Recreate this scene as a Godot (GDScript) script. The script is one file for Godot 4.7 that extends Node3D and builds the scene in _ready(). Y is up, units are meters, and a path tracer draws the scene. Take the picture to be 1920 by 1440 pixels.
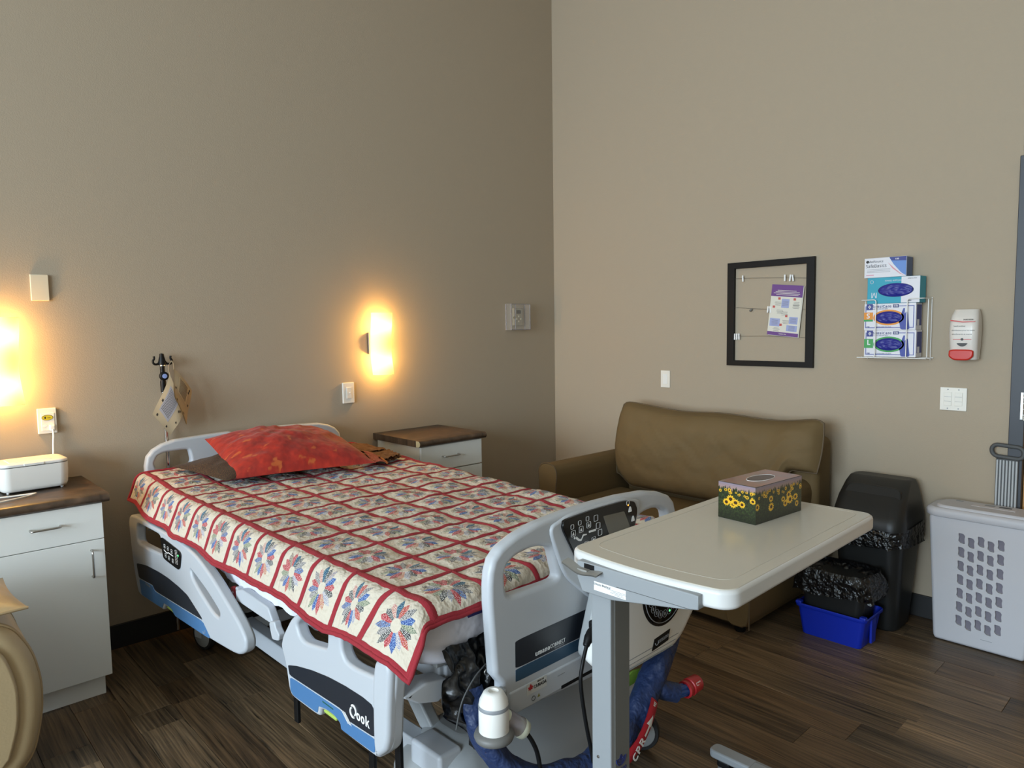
extends Node3D
# A resident's room in a care home: adjustable bed with patchwork quilt, overbed table, loveseat, bins, wall lamps.
# World frame: the corner of the two visible walls is x = 0, z = 0; the back wall lies along x, the right wall along z; metres.

class G:
	var V = PackedVector3Array()
	var N = PackedVector3Array()
	var T = PackedVector2Array()
	var I = PackedInt32Array()
	var X = Transform3D()

	func vert(p, n, uv = Vector2.ZERO):
		V.append(X * p)
		N.append((X.basis * n).normalized())
		T.append(uv)
		return V.size() - 1

	func tri(a, b, c):
		var f = (V[b] - V[a]).cross(V[c] - V[a])
		if f.dot(N[a] + N[b] + N[c]) > 0.0:
			I.append_array(PackedInt32Array([a, c, b]))
		else:
			I.append_array(PackedInt32Array([a, b, c]))

	func quad(a, b, c, d):
		tri(a, b, c)
		tri(a, c, d)

	func flat(p0, p1, p2, p3):
		var n = (p1 - p0).cross(p3 - p0).normalized()
		quad(vert(p0, n, Vector2(0, 1)), vert(p1, n, Vector2(1, 1)), vert(p2, n, Vector2(1, 0)), vert(p3, n, Vector2(0, 0)))

	# a surface through a rectangular net of points; rows[j][i]
	func net(rows, closed = false, flip = false, uvs = Vector2(1, 1)):
		var m = rows.size()
		var k = rows[0].size()
		var base = V.size()
		for j in m:
			for i in k:
				var l = rows[j][(i - 1 + k) % k if closed else maxi(i - 1, 0)]
				var r = rows[j][(i + 1) % k if closed else mini(i + 1, k - 1)]
				var d = rows[maxi(j - 1, 0)][i]
				var u = rows[mini(j + 1, m - 1)][i]
				var n = (r - l).cross(u - d)
				if n.length() < 1e-12:
					n = Vector3.UP
				n = n.normalized() * (-1.0 if flip else 1.0)
				vert(rows[j][i], n, Vector2(float(i) / maxi(1, k if closed else k - 1) * uvs.x, (1.0 - float(j) / maxi(1, m - 1)) * uvs.y))
		for j in m - 1:
			for i in (k if closed else k - 1):
				var i2 = (i + 1) % k
				quad(base + j * k + i, base + j * k + i2, base + (j + 1) * k + i2, base + (j + 1) * k + i)

	func grid(nu, nv, f: Callable, flip = false, uvs = Vector2(1, 1)):
		var rows = []
		for j in nv + 1:
			var row = []
			for i in nu + 1:
				row.append(f.call(float(i) / nu, float(j) / nv))
			rows.append(row)
		net(rows, false, flip, uvs)

	func cap(ring, n):
		var c = Vector3.ZERO
		for p in ring:
			c += p
		c /= ring.size()
		var a = vert(c, n, Vector2(c.x, c.z))
		var first = V.size()
		for p in ring:
			vert(p, n, Vector2(p.x, p.z))
		for i in ring.size():
			tri(a, first + i, first + (i + 1) % ring.size())

	# rings of equal size, bottom to top
	func loft(rings, cap0 = true, cap1 = true, flip = false):
		net(rings, true, flip)
		var up = Vector3.UP
		if cap0:
			cap(rings[0], -up)
		if cap1:
			cap(rings[-1], up)

	func box(c, s, r = 0.003, seg = 2):
		var h = s * 0.5
		r = minf(r, minf(h.x, minf(h.y, h.z)) * 0.98)
		var inn = h - Vector3.ONE * r
		for ax in 3:
			var b = (ax + 1) % 3
			var d = (ax + 2) % 3
			for sg in [-1.0, 1.0]:
				var lu = []
				var lv = []
				for k in seg:
					lu.append(-inn[b] - r * tan(PI / 4 * (1.0 - float(k) / seg)))
					lv.append(-inn[d] - r * tan(PI / 4 * (1.0 - float(k) / seg)))
				lu.append(-inn[b])
				lv.append(-inn[d])
				for k in range(seg, -1, -1):
					lu.append(inn[b] + r * tan(PI / 4 * (1.0 - float(k) / seg)))
					lv.append(inn[d] + r * tan(PI / 4 * (1.0 - float(k) / seg)))
				var base = V.size()
				for v in lv:
					for u in lu:
						var q = Vector3.ZERO
						q[ax] = sg * h[ax]
						q[b] = u
						q[d] = v
						var e = q.clamp(-inn, inn)
						var n = (q - e).normalized()
						vert(c + e + n * r, n, Vector2((u / h[b] + 1) / 2, (1 - v / h[d]) / 2) if ax != 0 else Vector2((v / h[d] + 1) / 2, (1 - u / h[b]) / 2))
				var k2 = lu.size()
				for j in lv.size() - 1:
					for i in k2 - 1:
						quad(base + j * k2 + i, base + j * k2 + i + 1, base + (j + 1) * k2 + i + 1, base + (j + 1) * k2 + i)

	# profile of (radius, height) turned round the y axis
	func lathe(prof, seg = 24):
		for s in prof.size() - 1:
			var a = prof[s]
			var b = prof[s + 1]
			if a.distance_to(b) < 1e-7:
				continue
			var na = _pn(prof, s, s)
			var nb = _pn(prof, s, s + 1)
			var base = V.size()
			for i in seg + 1:
				var t = TAU * i / seg
				var cs = Vector3(cos(t), 0, sin(t))
				vert(cs * a.x + Vector3(0, a.y, 0), cs * na.x + Vector3(0, na.y, 0), Vector2(float(i) / seg, a.y))
				vert(cs * b.x + Vector3(0, b.y, 0), cs * nb.x + Vector3(0, nb.y, 0), Vector2(float(i) / seg, b.y))
			for i in seg:
				quad(base + i * 2, base + i * 2 + 1, base + i * 2 + 3, base + i * 2 + 2)

	func _pn(prof, s, at):
		var e = (prof[s + 1] - prof[s]).normalized()
		var n = Vector2(e.y, -e.x)
		var o = s - 1 if at == s else s + 1
		if o >= 0 and o < prof.size() - 1:
			var e2 = (prof[o + 1] - prof[o]).normalized()
			var n2 = Vector2(e2.y, -e2.x)
			if n.dot(n2) > 0.6:
				n = (n + n2).normalized()
		return n

	func tube(path, rad, seg = 8, closed = false):
		var m = path.size()
		var rows = []
		var t0 = (path[1] - path[0]).normalized()
		var side = t0.cross(Vector3.UP if absf(t0.y) < 0.9 else Vector3.RIGHT).normalized()
		for j in m:
			var t = (path[mini(j + 1, m - 1)] - path[maxi(j - 1, 0)])
			if closed:
				t = path[(j + 1) % m] - path[(j - 1 + m) % m]
			t = t.normalized()
			side = (side - t * side.dot(t)).normalized()
			var up = t.cross(side)
			var row = []
			var r = rad[j] if rad is Array else rad
			for i in seg:
				var a = TAU * i / seg
				row.append(path[j] + (side * cos(a) + up * sin(a)) * r)
			rows.append(row)
		if closed:
			rows.append(rows[0])
		net(rows, true, true)
		if not closed:
			cap(rows[0], -t0)
			cap(rows[-1], (path[m - 1] - path[m - 2]).normalized())

	# a flat shape in x and y with holes, given depth from z0 to z1, its edges rounded by r
	func plate(outline, holes, z0, z1, r = 0.004, step = 0.02, rh = -1.0):
		var loops = [outline]
		loops.append_array(holes)
		var rings = []
		for k in loops.size():
			rings.append(_even(loops[k], step, k > 0))
		for face in [1.0, -1.0]:
			var zc = z1 if face > 0 else z0
			var pts = PackedVector2Array()
			var edge = []
			for k in rings.size():
				var ins = _inset(rings[k], r if k == 0 or rh < 0 else rh)
				edge.append(ins)
				pts.append_array(ins)
			var dl = Geometry2D.triangulate_delaunay(pts)
			var base = V.size()
			for p in pts:
				vert(Vector3(p.x, p.y, zc), Vector3(0, 0, face), p)
			for t in dl.size() / 3:
				var c = (pts[dl[t * 3]] + pts[dl[t * 3 + 1]] + pts[dl[t * 3 + 2]]) / 3.0
				var ok = Geometry2D.is_point_in_polygon(c, edge[0])
				for k in range(1, edge.size()):
					if ok and Geometry2D.is_point_in_polygon(c, edge[k]):
						ok = false
				if ok:
					tri(base + dl[t * 3], base + dl[t * 3 + 1], base + dl[t * 3 + 2])
		for gi in rings.size():
			var g = rings[gi]
			var nn = _norms(g)
			var k = g.size()
			var prof = []
			if gi > 0 and rh >= 0:
				r = rh
			for s in 4:
				var a = PI / 2 * s / 3.0
				prof.append([r * (1 - sin(a)), z1 - r * (1 - cos(a)), sin(a), cos(a)])
			for s in range(3, -1, -1):
				var a = PI / 2 * s / 3.0
				prof.append([r * (1 - sin(a)), z0 + r * (1 - cos(a)), sin(a), -cos(a)])
			var base = V.size()
			for q in prof:
				for i in k:
					var p = g[i] - nn[i] * q[0]
					vert(Vector3(p.x, p.y, q[1]), Vector3(nn[i].x * q[2], nn[i].y * q[2], q[3]), p)
			for j in prof.size() - 1:
				for i in k:
					var i2 = (i + 1) % k
					quad(base + j * k + i, base + j * k + i2, base + (j + 1) * k + i2, base + (j + 1) * k + i)

	func _even(loop, step, hole):
		var out = PackedVector2Array()
		for i in loop.size():
			var a = loop[i]
			var b = loop[(i + 1) % loop.size()]
			var n = maxi(1, int(ceil(a.distance_to(b) / step)))
			for k in n:
				out.append(a.lerp(b, float(k) / n))
		if Geometry2D.is_polygon_clockwise(out) != hole:
			out.reverse()
		return out

	func _norms(g):
		var out = PackedVector2Array()
		for i in g.size():
			var e = (g[(i + 1) % g.size()] - g[i]).normalized()
			var d = (g[i] - g[i - 1]).normalized()
			var n = Vector2(e.y + d.y, -e.x - d.x)
			out.append(n.normalized() if n.length() > 1e-6 else Vector2(e.y, -e.x))
		return out

	func _inset(g, r):
		var nn = _norms(g)
		var out = PackedVector2Array()
		for i in g.size():
			out.append(g[i] - nn[i] * r)
		return out

	func mesh():
		var a = []
		a.resize(Mesh.ARRAY_MAX)
		a[Mesh.ARRAY_VERTEX] = V
		a[Mesh.ARRAY_NORMAL] = N
		a[Mesh.ARRAY_TEX_UV] = T
		a[Mesh.ARRAY_INDEX] = I
		var m = ArrayMesh.new()
		m.add_surface_from_arrays(Mesh.PRIMITIVE_TRIANGLES, a)
		return m


var counts = {}

func numbered(called):
	counts[called] = counts.get(called, -1) + 1
	return called if counts[called] == 0 else "%s_%03d" % [called, counts[called]]

func tag(o, label, category, group = ""):
	o.set_meta("label", label)
	o.set_meta("category", category)
	if group:
		o.set_meta("group", group)
	return o

func thing(called, label, category, at = Vector3.ZERO, turn = 0.0, group = ""):
	var o = Node3D.new()
	o.name = numbered(called)
	add_child(o)
	o.position = at
	o.rotation.y = turn
	return tag(o, label, category, group)

func obj(called, g, m, parent = self):
	var o = MeshInstance3D.new()
	o.name = numbered(called) if parent == self else called
	o.mesh = g.mesh() if g is G else g
	o.material_override = m
	parent.add_child(o, true)
	return o

func stuff(called, g, m, parent):
	var o = obj(called, g, m, parent)
	o.set_meta("kind", "stuff")
	return o

func struct(called, g, m):
	var o = obj(called, g, m)
	o.set_meta("kind", "structure")
	return o

func room(called):
	var o = Node3D.new()
	o.name = called
	add_child(o)
	o.set_meta("kind", "structure")
	return o

func bx(c, s, r = 0.003, seg = 2):
	var g = G.new()
	g.box(c, s, r, seg)
	return g

func tb(path, rad, seg = 8, closed = false):
	var g = G.new()
	g.tube(path, rad, seg, closed)
	return g

func lt(prof, at = Vector3.ZERO, basis = Basis(), seg = 24):
	var g = G.new()
	g.X = Transform3D(basis, at)
	g.lathe(prof, seg)
	return g

func pl(outline, holes, z0, z1, r = 0.004, xf = Transform3D(), step = 0.02):
	var g = G.new()
	g.X = xf
	g.plate(outline, holes, z0, z1, r, step)
	return g

# smooth open curve through points
func curve(pts, n = 8):
	var out = []
	for i in pts.size() - 1:
		var a = pts[maxi(i - 1, 0)]
		var b = pts[i]
		var c = pts[i + 1]
		var d = pts[mini(i + 2, pts.size() - 1)]
		for k in n:
			out.append(b.cubic_interpolate(c, a, d, float(k) / n))
	out.append(pts[-1])
	return out

# closed outline with every corner rounded off
func soft(pts, f = 0.3, n = 4):
	var out = PackedVector2Array()
	for i in pts.size():
		var p = pts[i]
		var a = p.lerp(pts[i - 1], f)
		var b = p.lerp(pts[(i + 1) % pts.size()], f)
		for k in n + 1:
			var t = float(k) / n
			out.append(a.lerp(p, t).lerp(p.lerp(b, t), t))
	return out

func rr(cx, cy, hx, hy, r, n = 4):
	var out = PackedVector2Array()
	for q in 4:
		var sx = [1, -1, -1, 1][q]
		var sy = [1, 1, -1, -1][q]
		for k in n + 1:
			var a = PI / 2 * (q + float(k) / n)
			out.append(Vector2(cx + sx * (hx - r) + cos(a) * r, cy + sy * (hy - r) + sin(a) * r))
	return out

func ring(y, cx, cz, hx, hz, r, n = 5):
	var out = []
	for p in rr(cx, cz, hx, hz, r, n):
		out.append(Vector3(p.x, y, p.y))
	return out

func oval(cx, cy, rx, ry, n = 28):
	var out = PackedVector2Array()
	for i in n:
		out.append(Vector2(cx + cos(TAU * i / n) * rx, cy + sin(TAU * i / n) * ry))
	return out

func P(list):
	var out = PackedVector2Array()
	for i in list.size() / 2:
		out.append(Vector2(list[i * 2], list[i * 2 + 1]))
	return out

func mat(hex, rough = 0.6, o = {}):
	var m = StandardMaterial3D.new()
	m.albedo_color = Color(hex)
	m.roughness = rough
	m.metallic_specular = o.get("spec", 0.5)
	m.metallic = o.get("metal", 0.0)
	if o.has("tex"):
		m.albedo_texture = o.tex
	if o.has("bump"):
		m.heightmap_enabled = true
		m.heightmap_texture = o.bump
		m.heightmap_scale = o.get("depth", 0.1)
	if o.has("tri"):
		m.uv1_triplanar = true
		m.uv1_scale = Vector3.ONE * o.tri
	if o.has("uv"):
		m.uv1_scale = o.uv
	if o.has("coat"):
		m.clearcoat_enabled = true
		m.clearcoat = o.coat
		m.clearcoat_roughness = o.get("coat_rough", 0.15)
	if o.has("sheen"):
		m.rim_enabled = true
		m.rim = o.sheen
		m.rim_tint = 0.5
	if o.has("alpha"):
		m.transparency = BaseMaterial3D.TRANSPARENCY_ALPHA
		m.albedo_color.a = o.alpha
	if o.has("back"):
		m.backlight_enabled = true
		m.backlight = Color(o.back)
	if o.has("glow"):
		m.emission_enabled = true
		m.emission = Color(o.get("glow_color", hex))
		m.emission_energy_multiplier = o.glow
		if o.has("glow_tex"):
			m.emission_texture = o.glow_tex
			m.emission_operator = BaseMaterial3D.EMISSION_OP_MULTIPLY
	return m

func noise(freq, seed_ = 1, octaves = 3, kind = FastNoiseLite.TYPE_SIMPLEX_SMOOTH):
	var n = FastNoiseLite.new()
	n.noise_type = kind
	n.frequency = freq
	n.seed = seed_
	n.fractal_octaves = octaves
	return n

func noise_tex(freq, size = 256, seed_ = 1, octaves = 3, normal = false):
	var t = NoiseTexture2D.new()
	t.width = size
	t.height = size
	t.seamless = true
	t.noise = noise(freq, seed_, octaves)
	return t

func paint(w, h, f: Callable):
	var im = Image.create(w, h, false, Image.FORMAT_RGB8)
	for y in h:
		for x in w:
			im.set_pixel(x, y, f.call(x, y))
	return ImageTexture.create_from_image(im)

var sans
var sans_bold

func words(parent, text, at, basis, em, m, bold = false, called = "lettering", depth = 0.0006):
	var t = TextMesh.new()
	t.text = text
	t.font = sans_bold if bold else sans
	t.font_size = 32
	t.pixel_size = em / 32.0
	t.depth = depth
	t.curve_step = 2.0
	t.horizontal_alignment = HORIZONTAL_ALIGNMENT_CENTER
	t.vertical_alignment = VERTICAL_ALIGNMENT_CENTER
	var o = obj(called, t, m, parent)
	o.transform = Transform3D(basis, at)
	return o

# axes for flat things: the first column runs right as read, the second up, the third out of the face
const ON_BACK = Basis(Vector3(1, 0, 0), Vector3(0, 1, 0), Vector3(0, 0, 1))
const ON_RIGHT = Basis(Vector3(0, 0, 1), Vector3(0, 1, 0), Vector3(-1, 0, 0))
const ON_LEFT_SIDE = Basis(Vector3(0, 0, 1), Vector3(0, 1, 0), Vector3(-1, 0, 0))
const BED = Vector3(-2.4656, 0, 0)
const BED_TURN = 0.01745

func _ready():
	var cam = Camera3D.new()
	cam.name = "camera"
	add_child(cam)
	var fwd = Vector3(0.68118, -0.08055, -0.72767)
	var up = Vector3(0.06542, 0.99665, -0.04908)
	var rt = Vector3(0.72919, -0.01417, 0.68416)
	cam.transform = Transform3D(Basis(rt, up, -fwd).orthonormalized(), Vector3(-3.8773, 1.5, 3.6620))
	cam.fov = rad_to_deg(2.0 * atan(720.0 / 1310.0))
	cam.near = 0.05
	cam.current = true

	var env = Environment.new()
	env.background_mode = Environment.BG_SKY
	var sky = Sky.new()
	var sm = ProceduralSkyMaterial.new()
	sm.sky_top_color = Color(0.36, 0.55, 0.85)
	sm.sky_horizon_color = Color(0.72, 0.80, 0.90)
	sm.ground_bottom_color = Color(0.32, 0.33, 0.32)
	sm.ground_horizon_color = Color(0.60, 0.64, 0.68)
	sm.energy_multiplier = 1.0
	sky.sky_material = sm
	env.sky = sky
	env.ambient_light_source = Environment.AMBIENT_SOURCE_DISABLED
	env.tonemap_mode = Environment.TONE_MAPPER_LINEAR
	env.tonemap_exposure = 1.0
	env.sdfgi_enabled = true
	env.ssao_enabled = true
	env.ssil_enabled = true
	var we = WorldEnvironment.new()
	we.name = "environment"
	we.environment = env
	add_child(we)

	# daylight through the window of the left wall
	var day = AreaLight3D.new()
	day.name = "window_daylight"
	day.area_size = Vector2(4.0, 2.5)
	day.light_color = Color(0.86, 0.94, 1.0)
	day.light_energy = 62.0
	day.area_range = 18.0
	day.area_attenuation = 2.0
	day.shadow_enabled = true
	add_child(day)
	day.transform = Transform3D(Basis(Vector3(0, 0, 1), Vector3(0, 1, 0), Vector3(-1, 0, 0)), Vector3(-9.14, 1.95, 3.1))

	sans = SystemFont.new()
	sans.font_names = PackedStringArray(["Droid Sans"])
	sans_bold = SystemFont.new()
	sans_bold.font_names = PackedStringArray(["Droid Sans"])
	sans_bold.font_weight = 700

	textures()
	materials()
	build_room()
	wall_lamps()
	wall_fittings()
	cabinets()
	bed()
	bedding()
	bed_clutter()
	overbed_table()
	sofa()
	bins()
	picture_frame()
	glove_rack()
	recliner()

var M = {}
var TX = {}

func textures():
	# wood grain: stretched along the second axis
	for v in 3:
		var a = noise(0.035, 11 + v, 4)
		var b = noise(0.012, 31 + v, 3)
		TX["plank%d" % v] = paint(160, 640, func(x, y):
			var wob = b.get_noise_2d(x * 0.5, y * 0.16) * 15.0
			var g = a.get_noise_2d((x + wob) * 1.9, y * 0.085 + wob * 0.12)
			var fine = a.get_noise_2d((x + wob * 0.6) * 7.0 + 400.0, y * 0.22)
			var big = b.get_noise_2d(x * 0.35 + 90.0, y * 0.07 + 300.0)
			var crack = smoothstep(0.34, 0.62, a.get_noise_2d((x + wob) * 3.2 + 900.0, y * 0.11))
			var l = clampf(0.62 + g * 0.26 + fine * 0.12 + big * 0.30 - crack * 0.34, 0.14, 1.0)
			return Color(0.64 * l, 0.53 * l, 0.40 * l))
	var wn = noise(0.03, 77, 4)
	TX["walnut"] = paint(320, 160, func(x, y):
		var wob = wn.get_noise_2d(x * 0.3, y * 1.2) * 12.0
		var g = wn.get_noise_2d(x * 0.35 + 50.0, (y + wob) * 4.0)
		var f = wn.get_noise_2d(x * 0.9, y * 14.0)
		var l = clampf(0.78 + g * 0.30 + f * 0.16, 0.3, 1.1)
		return Color(0.40 * l, 0.315 * l, 0.245 * l))
	TX["wrinkle"] = noise_tex(0.018, 256, 5, 3)
	TX["fine"] = noise_tex(0.08, 256, 6, 3)
	TX["leather"] = noise_tex(0.05, 256, 7, 4)
	TX["plaster"] = noise_tex(0.10, 256, 8, 2)
	quilt_blocks()
	var on = noise(0.011, 21, 3)
	var of = noise(0.05, 22, 3)
	TX["orange"] = paint(384, 288, func(x, y):
		var b = of.get_noise_2d(x, y) * 0.5 + of.get_noise_2d(x * 0.3, y * 0.3) * 0.5
		var c = Color(0.50, 0.075, 0.02).lerp(Color(0.68, 0.145, 0.04), clampf(0.5 + b * 0.9, 0, 1))
		var s = on.get_noise_2d(x * 1.5 + of.get_noise_2d(x * 0.6, y * 0.6) * 22.0, y * 2.4)
		return c.lerp(Color(0.74, 0.42, 0.16), smoothstep(0.32, 0.60, s) * 0.7))
	var sp = noise(0.22, 23, 2)
	TX["speckle"] = paint(192, 192, func(x, y):
		var a2 = sp.get_noise_2d(x, y)
		var b2 = sp.get_noise_2d(x + 300.0, y * 1.1)
		if a2 > 0.28:
			return Color(0.66, 0.55, 0.36)
		if b2 > 0.25:
			return Color(0.50, 0.22, 0.08)
		return Color(0.16, 0.12, 0.075) if a2 + b2 < -0.1 else Color(0.30, 0.22, 0.12))

func quilt_blocks():
	# a ring of pointed print patches round a plain disc; the prints differ from blade to blade
	var red = [Color(0.60, 0.08, 0.13), Color(0.86, 0.72, 0.70)]
	var black = [Color(0.06, 0.065, 0.09), Color(0.92, 0.91, 0.88)]
	var blue = [Color(0.07, 0.20, 0.50), Color(0.66, 0.76, 0.84)]
	var teal = [Color(0.09, 0.24, 0.36), Color(0.55, 0.68, 0.70)]
	var pale = [Color(0.80, 0.77, 0.73), Color(0.30, 0.38, 0.58)]
	var ditsy = [Color(0.80, 0.74, 0.69), Color(0.62, 0.20, 0.18)]
	var ink = [Color(0.72, 0.70, 0.68), Color(0.10, 0.11, 0.15)]
	var leaf = [Color(0.70, 0.69, 0.60), Color(0.12, 0.27, 0.20)]
	var orders = [
		[black, pale, blue, red, black, pale, ditsy, red, blue, leaf, ink, blue, red, ink, ditsy, teal],
		[red, ink, red, teal, black, ink, blue, red, pale, black, leaf, red, blue, ink, leaf, red],
		[ink, blue, red, black, ditsy, teal, red, ink, blue, leaf, black, red, pale, blue, red, black]]
	var fl = noise(0.16, 41, 1)
	var wv = noise(0.4, 42, 1)
	for v in orders.size():
		var order = orders[v]
		TX["block%d" % v] = paint(300, 300, func(x, y):
			var px = (x - 149.5) / 150.0
			var py = (y - 149.5) / 150.0
			var r = sqrt(px * px + py * py)
			var base = Color(0.79, 0.75, 0.68) * (1.0 + wv.get_noise_2d(x, y) * 0.03)
			if r < 0.215 or r > 0.88:
				return base
			var t = fposmod(atan2(py, px) / TAU * 16.0 + 0.25 + v * 3, 16.0)
			var i = int(t) % 16
			var f = absf(t - floor(t) - 0.5) * 2.0
			var tip = 0.76 if i % 2 == 0 else 0.86
			if i % 7 == 3:
				tip = 0.71
			var edge = tip - (tip - 0.60) * pow(f, 0.9)
			if r > edge:
				return base
			var pr = order[i]
			var n = fl.get_noise_2d(x * 1.2 + i * 90.0, y * 1.2)
			var c = pr[0].lerp(pr[1], smoothstep(0.16, 0.34, n))
			if i % 5 == 1 and n < -0.45:
				c = Color(0.70, 0.52, 0.20)
			if f > 0.95:
				c = c.lerp(base, 0.35)
			return c)

func materials():
	for v in 3:
		M["plank%d" % v] = mat("#ffffff", 0.42, {"tex": TX["plank%d" % v], "spec": 0.45})
		M["plank%d" % (v + 3)] = mat("#e4dcd4", 0.42, {"tex": TX["plank%d" % v], "spec": 0.45})
	M.joint = mat("#15100c", 0.9)
	M.wall = mat("#a99b87", 0.85, {"bump": TX.plaster, "depth": 0.03, "tri": 5.0, "spec": 0.25})
	M.ceiling = mat("#e4e0d6", 0.9)
	M.skirting = mat("#1c1b1b", 0.5)
	M.doorframe = mat("#34373d", 0.45)
	M.doorwood = mat("#b98448", 0.4, {"tex": TX.walnut, "uv": Vector3(1, 2, 1)})
	M.doorwood.albedo_texture = null
	M.steel = mat("#b9b7b2", 0.28, {"metal": 1.0})
	M.dull_steel = mat("#9a9892", 0.4, {"metal": 1.0})
	M.chrome = mat("#d8d8d8", 0.12, {"metal": 1.0})
	M.white = mat("#e9e7e1", 0.45)
	M.plate = mat("#e6e1d6", 0.4)
	M.plate_cream = mat("#cfc6b0", 0.5)
	M.melamine = mat("#e3e4df", 0.45)
	M.melamine_cream = mat("#ded6c4", 0.5)
	M.walnut = mat("#ffffff", 0.38, {"tex": TX.walnut, "spec": 0.5})
	M.chip = mat("#cdb98e", 0.7)
	M.shade = mat("#fff0d2", 0.6, {"back": "#8c8270", "glow": 1.1, "glow_color": "#ffe2a0", "glow_tex": shade_tex()})
	M.bulb = mat("#fff6e0", 0.5, {"glow": 9.0, "glow_color": "#ffd890"})
	M.bed_white = mat("#b8bcc1", 0.42, {"bump": TX.fine, "depth": 0.006, "tri": 14.0})
	M.bed_grey = mat("#999c9d", 0.45)
	M.bed_metal = mat("#b4b8bd", 0.4)
	M.navy_panel = mat("#22272f", 0.35)
	M.blue_panel = mat("#4a76a4", 0.38)
	M.foot_blue = mat("#2f4c63", 0.38)
	M.black = mat("#101011", 0.5, {"spec": 0.35})
	M.black_rubber = mat("#1d1d1e", 0.7)
	M.black_gloss = mat("#0e0f11", 0.12)
	M.dark_grey = mat("#4b4c4c", 0.6)
	M.mid_grey = mat("#6d6c69", 0.5)
	M.light_grey = mat("#a9abac", 0.4)
	M.print_white = mat("#e8e8e6", 0.5)
	M.print_grey = mat("#8f9296", 0.5)
	M.print_black = mat("#1b1b1d", 0.5)
	M.print_navy = mat("#25306c", 0.5)
	M.red = mat("#b3262b", 0.4)
	M.sheet = mat("#dcdde8", 0.85, {"bump": TX.wrinkle, "depth": 0.5, "tri": 3.0, "sheen": 0.2})
	M.ticking = mat("#3a3a78", 0.7)
	M.sash = mat("#92222d", 0.9, {"bump": TX.fine, "depth": 0.08, "tri": 9.0, "sheen": 0.15})
	for v in 3:
		M["block%d" % v] = mat("#ffffff", 0.92, {"tex": TX["block%d" % v], "bump": TX.wrinkle, "depth": 0.45, "sheen": 0.15})
	M.backing = mat("#ded5c4", 0.9)
	M.orange = mat("#ffffff", 0.8, {"tex": TX.orange, "bump": TX.wrinkle, "depth": 0.6, "sheen": 0.2})
	M.speckle = mat("#988c7c", 0.85, {"tex": TX.speckle, "uv": Vector3(3.2, 2.2, 1), "sheen": 0.2})
	M.brown_cloth = mat("#6e4523", 0.9, {"sheen": 0.2})
	M.gold_cloth = mat("#b5692a", 0.85)
	M.upholstery = mat("#6d5a3c", 0.72, {"bump": TX.leather, "depth": 0.02, "tri": 10.0, "spec": 0.35})
	M.piping = mat("#5c4c36", 0.7)
	M.tan = mat("#b39d78", 0.45, {"bump": TX.leather, "depth": 0.02, "tri": 8.0})
	M.tan_piping = mat("#a18a66", 0.45)
	M.bag = mat("#101011", 0.28, {"bump": TX.wrinkle, "depth": 1.0, "tri": 5.0})
	M.bin = mat("#1b1c1c", 0.42)
	M.tub = mat("#0e2aa8", 0.38)
	M.hamper = mat("#bcbbbf", 0.5)
	M.hamper_in = mat("#b8b6bb", 0.6)
	M.navy_hose = mat("#1d2f56", 0.55, {"bump": TX.wrinkle, "depth": 0.6, "tri": 7.0, "sheen": 0.2})
	M.black_cover = mat("#161719", 0.3, {"bump": TX.wrinkle, "depth": 0.8, "tri": 4.0})
	M.table = mat("#c8c2b5", 0.22, {"spec": 0.5})
	M.table_edge = mat("#d2d2d0", 0.3)
	M.lever = mat("#8d8b86", 0.45)
	M.table_metal = mat("#8f9396", 0.4)
	M.clear = mat("#f4f6f6", 0.08, {"alpha": 0.07})
	M.clear_edge = mat("#9c949a", 0.15, {"alpha": 0.6})
	M.stat = mat("#9a917d", 0.5)
	M.paper = mat("#a8977a", 0.9)
	M.paper_cool = mat("#8f8d92", 0.9)
	M.ink = mat("#2c2622", 0.9)
	M.green_led = mat("#4dff7a", 0.4, {"glow": 2.5})
	M.purple = mat("#6f4a86", 0.8)
	M.flyer = mat("#d9d5c8", 0.8)
	M.glove = mat("#272b86", 0.45)
	M.glove_dark = mat("#161a4a", 0.45)
	M.teal = mat("#2f9cb3", 0.55)
	M.card = mat("#dcdbe0", 0.5)
	M.card_blue = mat("#343f86", 0.5)
	M.orange_print = mat("#e08e2e", 0.5)
	M.green_print = mat("#3f9b52", 0.5)
	M.red_push = mat("#c22a1f", 0.3)
	M.abs = mat("#d9d2c9", 0.3)

# ------------------------------------------------------------------ the room

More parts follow.
